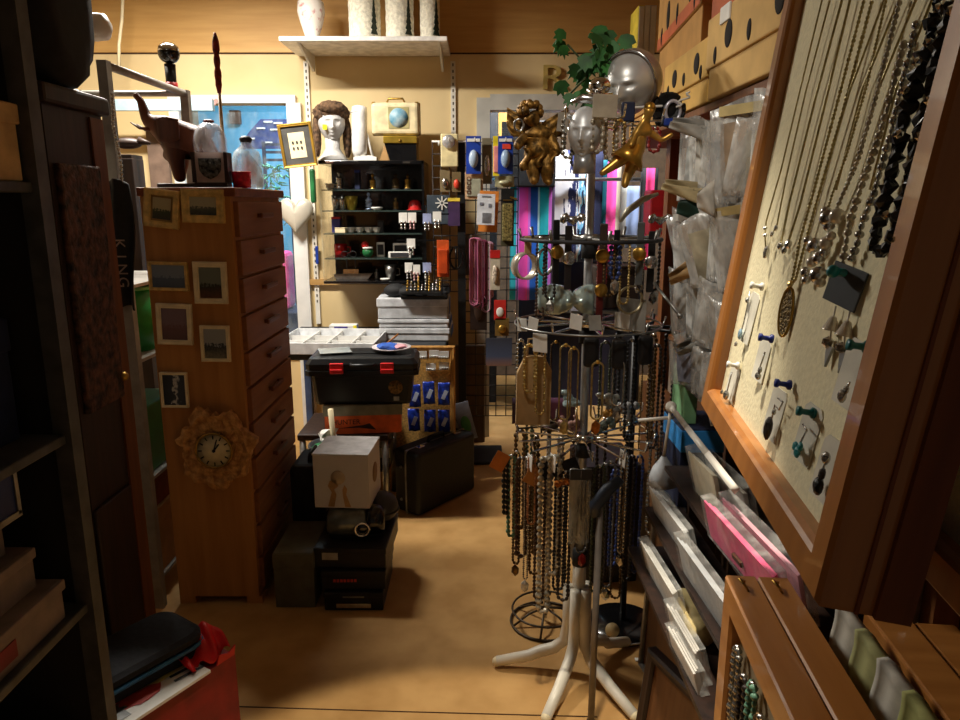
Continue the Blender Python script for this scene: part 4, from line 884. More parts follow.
# creature silhouettes behind the rack
t = thing('dark_bird', 'small dark carved bird shape standing on a box behind the metal rack', 'figure', T(W(128, 145, 3.3).x, 3.3, W(128, 148, 3.3).z)); part('body', MB().sph((0, 0, .02), .05, sc=(1.3, .7, .5)), DKWOOD, t); part('beak', MB().tube([(-.05, 0, .03), (-.085, 0, .07)], [.02, .004]), DKWOOD, t); part('tail', MB().tube([(.05, 0, .03), (.1, 0, .02)], [.02, .006]), DKWOOD, t)
z = W(128, 148, 3.3).z
cart('tall_plant_stand', 'dark upright cabinet behind the metal rack carrying the bird shape', W(108, 180, 3.3).x, W(139, 180, 3.3).x, 3.25, 3.36, 0, z-.03, DKWOOD, 0, cat='cabinet')
cart('shutter_panel', 'tall grey brown slatted panel behind the elephant beside the left window', -1.99, -1.87, 4.43, 4.46, 0, 1.98, mat((120, 98, 84), .8), 0, cat='panel')
mb = MB().bx(-2.55, -1.5, 4.2, 4.24, 2.01, 2.07); solo('curtain_rail', mb, mat((180, 205, 215), .4), 'pale blue white rail along the wall behind the rack', 'rail')

# ================================================================ dark shelving at far left, nearest the camera
t = thing('steel_shelving', 'dark grey steel shelving unit along the left edge of the view', 'shelving', T(-1.08, .85, 0))
dm = mat((84, 84, 82), .5, .4, .15, 20)
for sx in (-.23, .23):
    for sy in (-.55, .55): part('post', MB().bx(sx-.018, sx+.018, sy-.018, sy+.018, 0, 2.45), dm, t)
for z in (.10, .66, 1.04, 1.54, 2.04, 2.44): part('shelf_board', MB().bx(-.215, .235, -.54, .54, z-.02, z, bev=.003), dm, t)
part('light_block_end', MB().bx(-.23, .21, .54, .548, 0, 2.45), mat((30, 28, 27), .7), t)  # added sheet, keeps the back lamp off the shelf contents
part('light_block_back', MB().bx(-.235, -.228, -.55, .55, 0, 2.45), mat((30, 28, 27), .7), t)  # added sheet, stops light leaking through the shelving back
xs = -1.08
cart('wooden_tray_box', 'tan wooden drawer box on the upper shelf of the dark steel shelving', xs-.2, xs+.225, .75, 1.375, 1.541, 1.68, mat((206, 168, 116), .8), 0); cart('grey_file_box', 'pale grey file box standing behind the tan drawer box', xs-.2, xs+.19, .75, 1.34, 1.69, 1.95, mat((150, 140, 122), .7), 0)
t = thing('dark_bowl', 'grey green bowl in the shadow of the dark steel shelving', 'bowl', T(xs+.02, 1.1, 1.30)); part('bowl', MB().lathe([(0, 0), (.06, 0), (.12, .08), (.115, .08), (.05, .01), (0, .01)], 24), mat((70, 84, 80), .3), t); part('foot', MB().lathe([(0, -.012), (.05, -.012), (.05, 0), (0, 0)], 20), CHAR, t)
cart('dark_carton', 'dark carton under the grey green bowl on the middle shelf', xs-.2, xs+.16, .8, 1.36, 1.041, 1.285, NAVY, 0)
t = thing('white_plate', 'white plate lying in the dark on the middle shelf', 'plate', T(xs+.08, .62, 1.045)); part('dish', MB().lathe([(0, 0), (.06, 0), (.11, .015), (.108, .02), (.06, .006), (0, .006)], 28), PAPER, t); part('ring', MB().lathe([(.08, .0125), (.1, .018), (.098, .0185), (.08, .0135)], 28), BLUE, t)
t = thing('blue_crate', 'blue box with a pale edge hung under the middle shelf', 'box', T(xs, 1.0, .918)); part('body', MB().box((0, 0, .055), (.42, .5, .09), I4, .005), mat((26, 44, 96), .5), t); part('pale_edge', MB().box((.2105, 0, .012), (.006, .51, .012)), STEEL, t); part('end_edge', MB().box((.2105, .25, .06), (.006, .01, .1)), STEEL, t)
zz = .661
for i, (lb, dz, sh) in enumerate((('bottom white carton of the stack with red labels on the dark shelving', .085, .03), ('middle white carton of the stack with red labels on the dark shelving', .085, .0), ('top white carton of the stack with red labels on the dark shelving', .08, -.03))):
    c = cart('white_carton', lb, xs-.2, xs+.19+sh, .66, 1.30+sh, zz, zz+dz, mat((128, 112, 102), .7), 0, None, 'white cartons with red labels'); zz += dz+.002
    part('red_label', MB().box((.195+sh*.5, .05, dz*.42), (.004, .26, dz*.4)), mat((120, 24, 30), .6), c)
cart('brown_carton', 'worn brown carton on the floor at the end of the dark shelving', -1.36, -1.08, 1.58, 1.77, .332, .62, mat((128, 96, 70), .85, 0, .25, 9), 0); cart('brown_carton', 'lower brown carton on the floor under the worn one', -1.38, -1.12, 1.62, 1.77, .001, .33, mat((96, 70, 52), .85), 0)
cart('plastic_crate', 'dark plastic crate in front of the brown cartons at lower left', -1.25, -.87, .85, 1.36, .101, .36, CHAR, 0); cart('red_book_box', 'dark red box on the floor at the lower left corner', -.82, -.66, .55, .92, .001, .34, mat((110, 20, 30), .6), 0)
# tall carved cupboard behind the shelving
t = thing('carved_cupboard', 'tall dark carved wooden cupboard beyond the steel shelving at left', 'cupboard', T(-1.27, 1.95, 0))
part('carcass', MB().bx(-.26, .20, -.12, .16, .02, 1.74), DKWOOD, t); part('plinth', MB().bx(-.27, .21, -.13, .17, 0, .06), DKWOOD, t)
cv = wood((74, 46, 34), (44, 26, 20), 'z', 1., .55, .5)
part('carved_panel', MB().box((.206, -.0, 1.27), (.018, .2, .66), I4, .006), mat((82, 52, 40), .6, 0, .5, 40, 1.), t)
part('cornice', MB().bx(-.28, .22, -.14, .18, 1.74, 1.79, bev=.01), DKWOOD, t); part('lit_edge', MB().bx(.2, .206, .09, .155, .1, 1.73), wood((120, 70, 34), (90, 52, 24)), t)  # the edge strip paints lamp light as lighter orange wood
part('lower_panel', MB().box((.205, -.02, .42), (.012, .2, .5), I4, .006), DKWOOD, t); part('knob', MB().sph((.215, .1, 1.0), .014), BRASS, t)
t = thing('black_bag', 'big black bag on top of the carved cupboard', 'bag', T(-1.24, 1.95, 1.795)); part('body', MB().sph((0, 0, .23), .25, seg=28, sc=(1.05, .62, 1.1), fn=lambda p: Vector((max(-.8, min(.8, p.x*1.15)), max(-.8, min(.8, p.y)), max(-.83, min(.85, p.z*1.1))))), RUBBER, t); part('handle', MB().tube([(-.1, -.0, .44), (-.09, -.0, .54), (.09, -.0, .54), (.1, -.0, .44)], .014), BLACK, t); part('buckle', MB().box((.0, -.135, .25), (.05, .012, .04), I4, .004), STEEL, t)
# ---- red box with case and leaflet
rb = T(-.684-.2, 1.75-.12, 0) @ RZ(math.atan2(-.857, -.5145)+PI/2)
q = Vector((-.5145, -.857, 0)); pr = Vector((-.857, .515, 0)); c0 = Vector((-.676, 1.745, 0))
Mx = Matrix(((q.x, pr.x, 0, c0.x), (q.y, pr.y, 0, c0.y), (0, 0, 1, 0), (0, 0, 0, 1)))     # x along the near face, y away from the aisle
t = thing('red_box', 'red carton on the floor at lower left under the black zip case', 'box', Mx)
part('body', MB().bx(0, .40, 0, .24, .001, .285), mat((126, 26, 22), .6, 0, .18, 12), t); part('open_flap', MB().prism([(0.002, .285), (.06, .285), (.05, .31), (.02, .30), (-.004, .312)], .005), mat((200, 30, 26), .5), t)
solo('red_bag', MB().sheet(lambda u, v: (.13*u, .13*v+.012*math.sin(u*11), .012+.05*math.sin(v*PI)*(.7+.4*math.sin(u*5+1))+.008*math.sin(u*21+v*9)), 20, 14, th=.004), mat((226, 30, 30), .35), 'crumpled bright red plastic bag on the red carton', 'bag', Mx @ T(.0, .015, .288))
lf = thing('leaflet', 'printed kitchen knife leaflet lying on the edge of the red carton', 'leaflet', Mx @ T(.05, -.012, .288))
part('sheet_stack', MB().bx(.04, .40, 0, .15, 0, .008), PAPER, lf)
pm = MB().box((.13, .10, .0092), (.13, .06, .0012)); part('yellow_print', pm, mat((200, 184, 110), .6), lf)
part('red_print', MB().ico((.2, .07, .0085), .05, sub=2, jit=.25, sc=(1.2, .7, .05)), mat((170, 50, 36), .6), lf)
kn = MB()
for k in range(4): kn.box((.085+.0*k, .035+.024*k, .0098), (.08, .009, .001), T(0, .0, 0) @ T(.085, 0, 0) @ RZ(.15) @ T(-.085, 0, 0))
part('knife_print', kn, BLACK, lf); part('small_print', MB().box((.3, .05, .0092), (.1, .05, .001)).box((.25, .07, .0098), (.02, .03, .001)), STEEL, lf)
t = thing('zip_case', 'black rounded zip case with a blue zip lying on the red carton', 'case', Mx @ T(.25, .17, .297) @ RZ(.06))
part('lower_shell', MB().slab(.48, .20, .05, .002, .036, T(.02, .0, 0)), RUBBER, t); part('upper_shell', MB().slab(.48, .20, .05, .038, .07, T(.02, .0, 0), 0, .014), mat((24, 25, 30), .8, 0, .2, 60, .2), t)
pts = []
for cx, cy, a0 in ((.21, .05, 0), (-.17, .05, 1), (-.17, -.05, 2), (.21, -.05, 3)):
    for k in range(5): a = (a0+k/4)*PI/2; pts.append((cx+.052*math.cos(a), cy+.052*math.sin(a), .037))
part('blue_zip', MB().tube(pts, .006, 6, closed=True), mat((52, 116, 168), .4), t)
# ================================================================ white four legged jewellery stand
SC = Vector((.318, 2.08, 0)); sx0, sy0 = SC.x, SC.y
t = stand = thing('jewellery_stand', 'tall jewellery stand on a white four legged base, hung with necklaces on four tiers', 'display stand', T(SC))
wl = mat((226, 218, 200), .4, 0, .06, 12)
part('pole', MB().cyl((0, 0, .14), (0, 0, .42), .021, n=14), wl, t)
part('upper_pole', MB().cyl((0, 0, .42), (-.005, 0, 1.78), .0125, n=12), mat((168, 170, 172), .35, .5, .1, 20), t)
for nm, z in (('collar', .40), ('collar', .765), ('collar', 1.12), ('collar', 1.37)): part(nm, MB().cyl((0, 0, z-.025), (0, 0, z+.025), .024, n=14), RUBBER, t)
FT = [F(497, 667), F(626, 647), F(546, 724), F(634, 722)]
for f in FT:
    d = Vector((f.x-sx0, f.y-sy0, 0)); L_ = d.length; d.normalize(); b0 = d*.032
    pts = [b0+Vector((0, 0, .30)), b0+Vector((0, 0, .17)), b0*1.3+Vector((0, 0, .105)), d*.075+Vector((0, 0, .075)), d*.12+Vector((0, 0, .062)), d*(L_*.6)+Vector((0, 0, .045)), d*L_+Vector((0, 0, .022))]
    lg = part('leg', MB().tube(pts, [.018, .018, .0185, .019, .019, .018, .0165], 12), wl, t); part('end_cap', MB().sph(d*L_+Vector((0, 0, .021)), .0165, seg=10), CREAM, lg)
def tier(t, z, n, r, a0=0., up=.03, m=CHROME, th=.0035, droop=0., ring=True):
    out = []
    for k in range(n):
        a = a0+2*PI*k/n; c, s = math.cos(a), math.sin(a)
        part('arm', MB().tube([(.015*c, .015*s, z), (r*.5*c, r*.5*s, z+droop*.5), (r*c, r*s, z+droop), ((r+.008)*c, (r+.008)*s, z+droop+up)], th, 6), m, t); out.append((r*c, r*s, z+droop, a))
    if ring: part('hub', MB().lathe([(.014, z-.012), (.03, z-.01), (.032, z+.008), (.016, z+.014)], 18), m, t)
    return out
Z1, Z2, Z3, Z4 = .80, 1.155, 1.40, 1.715
tier(t, Z1, 14, .205, .2); tier(t, Z2, 10, .215, .35); tier(t, Z3, 8, .2, .1, m=STEEL, th=.005); tier(t, Z4, 8, .19, .25)
part('ring_rail', MB().tube([(.215*math.cos(k*PI/16), .215*math.sin(k*PI/16), Z2) for k in range(32)], .003, 6, closed=True), STEEL, t)
part('ring_rail', MB().tube([(.2*math.cos(k*PI/16), .2*math.sin(k*PI/16), Z3) for k in range(32)], .006, 6, closed=True), CHAR, t)
KRAFT = mat((172, 140, 96), .85, 0, .1, 20)
def m_(c, metal=0., rough=.35, n=.25): return mat(c, rough, metal, n, 70)
KN = dict(black=m_((16, 16, 18)), green=m_((96, 136, 112)), golddot=m_((96, 76, 44), .6), brown=m_((74, 50, 34)), copper=m_((190, 130, 88), .4), silver=m_((180, 178, 172), .9, .25), pearl=m_((176, 166, 146), .4, .3), amber=m_((170, 96, 30), .1, .2),
          dark=m_((46, 38, 34), .3), grey=m_((104, 104, 104), .3), blue=m_((52, 70, 128), .3), white=m_((210, 206, 196)), red=m_((150, 36, 30)), gold=m_((200, 172, 108), .8, .3), bronze=m_((104, 80, 48), .8, .35), olive=m_((64, 70, 46), .2))
def necklace(label, px, py0, py1, Y, kind, r=.006, w=.03, tag_=None, pend=None, ang=0., var=.2, thin=.3, group=None, cat='necklace', chain=False):
    a = W(px, py0, Y); b = W(px, py1, Y); L_ = a.z-b.z
    t = thing('necklace', label, cat, T(a) @ RZ(ang), group)
    lp = loop_path(w, L_-(.03 if pend else 0))
    part('strand', MB().beads(lp, r*.8, thin, 6, closed=True, seed=int(px*7+py1), var=var) if not chain else MB().tube(lp, r, 5, closed=True), KN[kind], t)
    part('clasp', MB().sph((0, 0, 0), .006, seg=8), SILVER if kind not in ('gold', 'bronze') else GOLD, t)
    if tag_: part('price_tag', MB().box((0, -.006, -.02), (.034, .002, .048), RZ(-.8) @ RY(.1), .001), tag_, t)
    if pend: part('pendant', MB().ico((0, -.004, -L_+.008), .018, sub=1, sc=(.8, .4, 1.2), seed=int(px)), KN[pend], t)
    return t
LOW = 'lowest tier of the white jewellery stand'
fy = lambda px, k: sy0-math.sqrt(max(0, .205**2-(W(px, 450, sy0).x-sx0)**2))*k+.0
L1 = [  # label, px, y0, y1, kind, r, w, tag, pend, front(1)/back(-1)
 ('black fluffy necklace at the far left of the lowest tier', 506, 458, 514, 'black', .010, .012, None, None, .3),
 ('pale green stone chip necklace near the left of the lowest tier', 512, 456, 536, 'green', .009, .02, None, None, .55),
 ('necklace of gold dots on dark cord right behind the green chips', 517, 452, 572, 'golddot', .006, .02, None, 'bronze', .2),
 ('dark brown round bead necklace left of the copper one', 522, 458, 556, 'brown', .010, .028, None, None, .7),
 ('fine copper coloured bead necklace with a white tag, lowest tier', 532, 456, 524, 'copper', .005, .022, PAPER, None, .85),
 ('silver chain with a white charm ending near the wire ring', 527, 458, 588, 'silver', .004, .012, None, 'white', .8),
 ('dark bronze bead necklace behind the copper one', 536, 460, 574, 'bronze', .007, .03, None, None, .3),
 ('rope of grey pearls, thickest necklace left of the pole', 546, 458, 612, 'pearl', .0115, .03, None, None, .95),
 ('second grey pearl rope with a white tag, right of the thickest one', 555, 456, 574, 'pearl', .009, .03, PAPER, None, 1.),
 ('dark brown necklace with amber stones at its top', 566, 472, 600, 'dark', .008, .03, None, None, 1.),
 ('blackish bead necklace left of the pole behind the amber one', 561, 462, 590, 'black', .007, .03, None, None, .2),
 ('thin dark necklace with a red and white bead row low on the pole', 584, 470, 562, 'grey', .004, .034, None, 'red', 1.),
 ('olive brown bead necklace just right of the pole', 600, 466, 592, 'olive', .007, .03, None, None, .9),
 ('grey glass bead necklace right of the walking stick', 611, 462, 596, 'grey', .006, .026, None, 'silver', .95),
 ('blue shimmering bead necklace right of the walking stick', 616, 470, 566, 'blue', .008, .026, None, None, .6),
 ('sparkling silver bead necklace with a white tag right of the pole', 625, 452, 562, 'silver', .007, .016, PAPER, 'silver', .8),
 ('black bead necklace right of the sparkling silver one', 632, 456, 580, 'black', .008, .024, None, None, .5),
 ('blue black glass necklace at the far right of the lowest tier', 640, 456, 572, 'blue', .007, .02, None, None, .2),
 ('bronze chain necklace at the back right of the lowest tier', 621, 458, 598, 'bronze', .006, .03, None, None, -.5),
 ('brown wooden bead necklace at the back left of the lowest tier', 541, 462, 600, 'brown', .008, .03, None, None, -.4),
 ('dark grey bead necklace hanging at the back of the pole', 573, 462, 596, 'dark', .008, .034, None, None, -.6),
 ('black and silver necklace at the back right of the pole', 605, 464, 590, 'dark', .008, .03, None, 'silver', -.8)]
for lb, px, y0, y1, kd, r, w_, tg, pe_, k in L1: necklace(lb, px, y0, y1, fy(px, k), kd, r, w_, tg, pe_, random.uniform(-.5, .5))
am = MB()
for k in range(5): am.ico(((k-2)*.012, 0, -.004*abs(k-2)), .011, sub=1, jit=.2, seed=k)
p = W(566, 481, sy0-.215)
solo('amber_cluster', am, KN['amber'], 'cluster of glowing amber stones on the dark brown necklace left of the pole', 'pendant', T(p))
# holders: orange cards
for px, py, lb, c in ((503, 456, 'small orange card at the far left end of the lowest tier', (190, 110, 40)), (537, 470, 'tan cardboard tag hung diagonally beside the copper necklace', (176, 118, 58)), (544, 463, 'black triangular tag left of the grey pearl ropes', (20, 20, 22)), (569, 462, 'black velvet tag just left of the pole on the lowest tier', (20, 18, 20))):
    solo('display_tag', MB().box((0, 0, -.02), (.045, .002, .06), RY(.5 if c[0] > 100 else -.4), .001), mat(c, .7), lb, 'tag', T(W(px, py, fy(px, .7)-.012)))
t = thing('clear_bag', 'clear bag of fine grey chains hanging in front of the pole', 'bag', T(W(581, 470, sy0-.235))); part('film', MB().sheet(lambda u, v: ((u-.5)*.058, .006*math.sin(u*9+v*5), -.22*v), 8, 14, th=.012), film((190, 190, 180), .35), t)
for k in range(4): part('chain', MB().tube([((k-1.5)*.011, .006, -.02), ((k-1.5)*.009, .006, -.1), ((k-1.5)*.012, .006, -.2)], .003, 5), KN['grey'], t)
part('top_card', MB().box((0, -.004, -.012), (.06, .003, .03)), CHAR, t)
# middle tier
fz = lambda px, k: sy0-math.sqrt(max(0, .215**2-(W(px, 335, sy0).x-sx0)**2))*k
t = thing('kraft_bag', 'kraft paper bag with a loop handle hung left on the middle tier', 'bag', T(W(534, 357, fz(534, .5)))); p0 = W(534, 357, fz(534, .5)).z-W(534, 425, fz(534, .5)).z
part('bag_body', MB().prism([(-.05, -p0), (.05, -p0), (.052, -.04), (.03, 0), (-.025, 0), (-.048, -.05)], .03), KRAFT, t); part('loop_handle', MB().tube([(-.02, .015, -.01), (-.015, .015, .05), (.02, .015, .05), (.025, .015, -.01)], .004, 6), KRAFT, t)
L2 = [('gold ball necklace hanging over the kraft paper bag', 530, 345, 392, 'gold', .007, .03, None, None, .75), ('longer gold ball necklace hanging right over the kraft paper bag', 541, 346, 414, 'gold', .006, .024, None, None, .7), ('silver ball necklace hanging left of the kraft paper bag', 521, 340, 398, 'silver', .007, .02, None, None, .35),
      ('fine gold chain left of the pole on the middle tier', 566, 345, 430, 'gold', .0025, .03, None, 'gold', .9), ('second fine gold chain, just left of the pole', 574, 348, 436, 'gold', .0022, .026, None, None, 1.), ('fine gold chain on a black hook right of the pole', 598, 362, 430, 'gold', .003, .03, None, 'amber', 1.), ('pale silver chain on a black hook in the middle tier', 619, 360, 416, 'silver', .003, .03, None, 'silver', .9),
      ('black bead strand between the two right black hooks', 632, 340, 440, 'black', .007, .02, None, None, .6), ('dark bronze chain at the right of the middle tier', 648, 360, 452, 'bronze', .004, .03, None, None, .4), ('dark grey long necklace at the far right of the middle tier', 657, 345, 448, 'dark', .007, .024, None, None, .1),
      ('olive bead necklace at the back of the middle tier', 606, 342, 430, 'olive', .006, .03, None, None, -.7), ('brown chain at the back left of the middle tier', 556, 342, 420, 'bronze', .004, .03, None, None, -.6)]
for lb, px, y0, y1, kd, r, w_, tg, pe_, k in L2: necklace(lb, px, y0, y1, fz(px, k), kd, r, w_, tg, pe_, random.uniform(-.3, .3), chain=r < .004)
for i, (px, py, lb) in enumerate(((591, 352, 'black velvet hook block just right of the pole on the middle tier'), (619, 354, 'black velvet hook block in the middle right of the middle tier'), (645, 350, 'black velvet hook block at the right end of the middle tier'))):
    solo('velvet_block', MB().box((0, 0, 0), (.042, .03, .085), I4, .012, seg=3), BLACK, lb, 'hook block', T(W(px, py, fz(px, .8)-.01)))
for px, py, lb, sz in ((540, 343, 'crumpled white tag on the left of the middle tier', .05), (522, 325, 'small pale card standing at the left edge of the middle tier', .035), (533, 324, 'second pale card standing at the left of the middle tier', .035), (576, 322, 'pale folded card beside the pole on the middle tier', .04), (595, 323, 'grey blank card right of the pole on the middle tier', .04), (622, 322, 'white card in front of the larger grey card on the middle tier', .05), (632, 315, 'larger blank grey card standing right on the middle tier', .09)):
    cc = PAPER if 'white' in lb or 'pale' in lb else mat((150, 146, 138), .7)
    k = .8 if 'larger' not in lb else .3
    solo('price_card', MB().box((0, 0, 0), (sz, .002, sz*1.05), RZ(-.75) @ RY(random.uniform(-.25, .25)), .001), cc, lb, 'card', T(W(px, py, fz(px, k))))
# glass charms seen in the gap
gc = [('crystal cluster of clear glass beads left of the pole in the middle tier', 571, 402, (170, 190, 190)), ('pinkish glass bead cluster below the clear crystals left of the pole', 570, 422, (180, 140, 130)), ('pale glass bead cluster right of the pole above the lowest tier', 607, 400, (190, 190, 180)), ('golden glass bead cluster right of the pole above the lowest tier', 616, 412, (180, 130, 60)), ('greyish glass bead cluster right of the pole near the lowest tier', 604, 424, (120, 128, 118)), ('silver sparkling bead cluster far right above the lowest tier', 630, 414, (200, 200, 200))]
for i, (lb, px, py, c) in enumerate(gc):
    g = MB(); rr = random.Random(i)
    q = Vector((0, 0, 0))
    pts = [(rr.uniform(-.035, .035), rr.uniform(-.02, .02), rr.uniform(-.03, .03)) for k in range(7)]
    g.beads(pts, .011, .4, 7, var=.3, seed=i)
    solo('bead_cluster', g, mat(c, .12, .1, .2, 50, trans=.3), lb, 'bead cluster', T(W(px, py, sy0+.02 if i % 2 else sy0-.06)))
# third tier: bangles, pouch, straps
f3 = lambda px, k: sy0-math.sqrt(max(0, .2**2-(W(px, 240, sy0).x-sx0)**2))*k
def bangle(label, px, py, R, w_, m, k, ang=.6):
    o = solo('bangle', MB().lathe([(R*.9, -w_/2), (R, -w_/2), (R*1.03, 0), (R, w_/2), (R*.9, w_/2), (R*.88, 0), (R*.9, -w_/2)], 28, RZ(ang) @ RX(PI/2)), m, label, 'bangle', T(W(px, py, f3(px, k))))
    return o
bangle('wide silvery white bangle hung left on the third tier', 525, 266, .038, .034, mat((216, 208, 192), .25, .5), .6, .5)
bangle('thin silver bangle behind the wide bangle on the third tier', 545, 262, .04, .008, SILVER, .4, .9); bangle('thin pale bangle lying at the right of the third tier', 630, 300, .04, .01, mat((190, 176, 140), .3, .5), .5, .3)
solo('strap_card', MB().box((0, 0, 0), (.02, .012, .05), I4, .003), KRAFT, 'small tan strap holding the wide silvery bangle', 'strap', T(W(528, 245, f3(528, .6))))
solo('satin_pouch', MB().sheet(lambda u, v: ((u-.5)*.16*(1-.55*math.exp(-((u-.68)/.09)**2)*0), -.05*math.sin(PI*min(1, max(0, v)))*math.sin(PI*u)**.5+.004*math.sin(u*30), (v-.5)*.085*(.35+.65*abs(math.sin(PI*u*1.45+.25))**.6)), 30, 12, th=.03), mat((176, 196, 192), .22, .45, .1, 8), 'shiny pale silver satin bow pouch left of the pole', 'pouch', T(W(566, 300, sy0-.06)))
wt_ = [('black wristwatch hanging left of the pole on the third tier', 556, 252, (24, 22, 24)), ('dark strap watch hanging beside the pole on the third tier', 568, 258, (40, 34, 34)), ('brown strap watch right of the pole on the third tier', 603, 256, (60, 42, 30)), ('black strap watch in the middle right of the third tier', 616, 262, (22, 22, 24)), ('grey strap watch far right on the third tier', 640, 254, (90, 92, 92)), ('black strap watch at the right end of the third tier', 651, 262, (26, 24, 24)), ('dark red strap watch hanging low right of the pole', 600, 290, (90, 24, 20))]
for i, (lb, px, py, c) in enumerate(wt_):
    t = thing('wristwatch', lb, 'watch', T(W(px, py, f3(px, .85))) @ RZ(random.uniform(-.6, .6)))
    part('strap', MB().box((0, 0, 0), (.02, .005, .17), I4, .002), mat(c, .5), t); part('watch_case', MB().lathe([(0, 0), (.018, 0), (.019, .006), (.016, .009), (0, .009)], 20, T(0, -.002, .0) @ RX(PI/2)), SILVER if i % 2 else GOLD, t)
L3 = [('brown bead necklace hanging between the bangles on the third tier', 541, 238, 320, 'brown', .006, .02, .5), ('dark bead necklace left of the satin pouch', 551, 240, 310, 'dark', .006, .024, .7), ('bronze charm necklace right of the pole on the third tier', 610, 240, 296, 'bronze', .006, .026, .9), ('blue and silver charm necklace on the third tier', 616, 242, 290, 'blue', .008, .024, .95), ('red bead necklace near the brown box right of the pole', 603, 244, 286, 'red', .005, .024, .4), ('gold charm necklace in front of the brown box', 626, 242, 304, 'gold', .005, .024, .8), ('white and silver charm necklace at the right of the third tier', 641, 240, 292, 'silver', .006, .02, .7), ('dark charm necklace at the far right of the third tier', 656, 240, 300, 'dark', .007, .024, .2)]
for lb, px, y0, y1, kd, r, w_, k in L3: necklace(lb, px, y0, y1, f3(px, k), kd, r, w_, None, 'silver' if kd in ('blue', 'dark') else None, random.uniform(-.4, .4))
cart('brown_gift_box', 'dark brown box standing right of the pole on the third tier', sx0+.02, sx0+.15, sy0+.02, sy0+.12, 1.195, 1.32, mat((48, 32, 24), .6), .1)
solo('box_shelf', MB().box((sx0+.06, sy0+.07, 1.188), (.22, .16, .008)), STEEL, 'small steel tray under the dark brown box on the stand', 'tray')
solo('hair_slide', MB().tube([(0, 0, 0), (.02, 0, .03), (.06, 0, .06), (.10, 0, .075)], [.004, .009, .009, .004], 8), mat((176, 170, 150), .3, .6), 'curved pale hair slide sticking up right on the third tier', 'hair slide', T(W(620, 222, f3(620, .6))))
for px, lb in ((573, 'silver bow brooch left of the pole on top of the third tier'), (660, 'silver bead brooch at the right end of the third tier')):
    g = MB().beads([(-.03, 0, 0), (-.02, 0, .02), (0, 0, .005), (.02, 0, .02), (.03, 0, 0)], .012, .4, 7); solo('brooch', g, SILVER, lb, 'brooch', T(W(px, 223, f3(px, .7))))
solo('antenna_rod', MB().tube([W(654, 283, 1.95), W(680, 316, 1.82)], .004, 6).sph(W(680, 316, 1.82), .008, seg=8), STEEL, 'slanting steel rod with knob at the right of the stand', 'rod')
# top tier
f4 = lambda px, k: sy0-math.sqrt(max(0, .19**2-(W(px, 110, sy0).x-sx0)**2))*k
t = thing('mannequin', 'large silver bald mannequin head lying on top of the jewellery stand', 'mannequin head', T(W(631, 84, sy0)) @ RZ(-.62) @ RX(.28))
def hfn2(p):
    q = headfn(p)
    return q
part('head', MB().sph((0, 0, 0), .088, seg=96, sc=(.84, .98, .92), fn=headfn), mat((196, 196, 194), .38, .45, .05, 12), t)
part('skull_cap', MB().sph((0, .012, .006), .0885, seg=40, sc=(.9, 1., .95), fn=lambda p: Vector((p.x, max(-.32+.25*max(0, -p.z), p.y), max(-.75, p.z)))), mat((150, 136, 126), .35, .5, .06, 12), t)
part('hair_line', MB().tube([(.078*math.cos(a), -.02, .008+.081*math.sin(a)) for a in [k*PI/12 for k in range(0, 13)]], .003, 6), SILVER, t)
t = thing('silver_mask', 'silver face mask hanging under the top tier left of the pole', 'mask', T(W(585, 134, f4(584, .75))) @ RZ(-.35)); part('face', MB().sph((0, 0, 0), .07, seg=96, sc=(.62, .75, .98), fn=headfn), mat((200, 202, 204), .4, .3, .05, 12), t); part('neck', MB().lathe([(0, -.1), (.03, -.1), (.026, -.05), (0, -.05)], 20), mat((176, 178, 180), .3, .6), t)
L4 = [('silver bead necklace left of the silver mask on the top tier', 569, 116, 158, 'silver', .008, .03, .7), ('dark silver chain far left of the silver mask', 576, 118, 166, 'dark', .006, .02, .5), ('twin strand of pearl beads right of the silver mask', 598, 116, 152, 'pearl', .009, .028, .95), ('pearl bead necklace in the middle of the top tier', 612, 118, 160, 'pearl', .008, .028, .9), ('gold bead necklace near the golden figure', 620, 120, 166, 'gold', .006, .03, .7), ('silver bead necklace behind the golden figure', 628, 118, 160, 'silver', .006, .03, .3), ('red coral bead necklace right of the golden figure', 655, 128, 152, 'red', .007, .03, .4), ('silver ball necklace beside the gold cherub on the top tier', 561, 120, 150, 'silver', .007, .024, .2)]
for lb, px, y0, y1, kd, r, w_, k in L4: necklace(lb, px, y0, y1, f4(px, k), kd, r, w_, None, None, random.uniform(-.4, .4))
solo('grey_card', MB().box((0, 0, 0), (.062, .003, .056), RY(.04), .001), mat((170, 158, 138), .7), 'blank beige grey card in front of the pole top', 'card', T(W(605, 106, f4(605, 1.)-.01)))
solo('grey_tag', MB().box((0, 0, 0), (.03, .003, .05), RY(.1), .001), mat((150, 140, 126), .7), 'beige grey tag beside the gold cherub wing', 'tag', T(W(563, 122, f4(563, .5))))
b_ = MB().sph((0, 0, 0), .03, seg=18, sc=(1, .8, .75)).tube([(-.03, 0, -.01), (-.01, -.02, -.03), (.03, 0, -.02)], .008, 6)
solo('silver_shell', b_, CHROME, 'polished silver shell ornament beside the bald silver head', 'ornament', T(W(600, 86, f4(600, .6))))
hb = MB().tube([(.0, 0, 0), (.03, -.01, .008), (.07, -.012, .002), (.11, -.01, .01)], [.004, .012, .012, .004], 8); solo('silver_clip', hb, SILVER, 'twisted silver hair clip lying left on the top tier', 'hair clip', T(W(571, 102, f4(571, .7))))
solo('white_strip', MB().box((0, 0, 0), (.1, .012, .006), RY(-.05), .002), WHITE, 'slim white strip under the silver head at the right of the top tier', 'strip', T(W(644, 107, sy0-.04)))
t = thing('flower_scrunchie', 'black ruffled flower scrunchie with a pale ring at the right of the top tier', 'scrunchie', T(W(668, 110, sy0-.02))); rf = MB(); rr = random.Random(6)
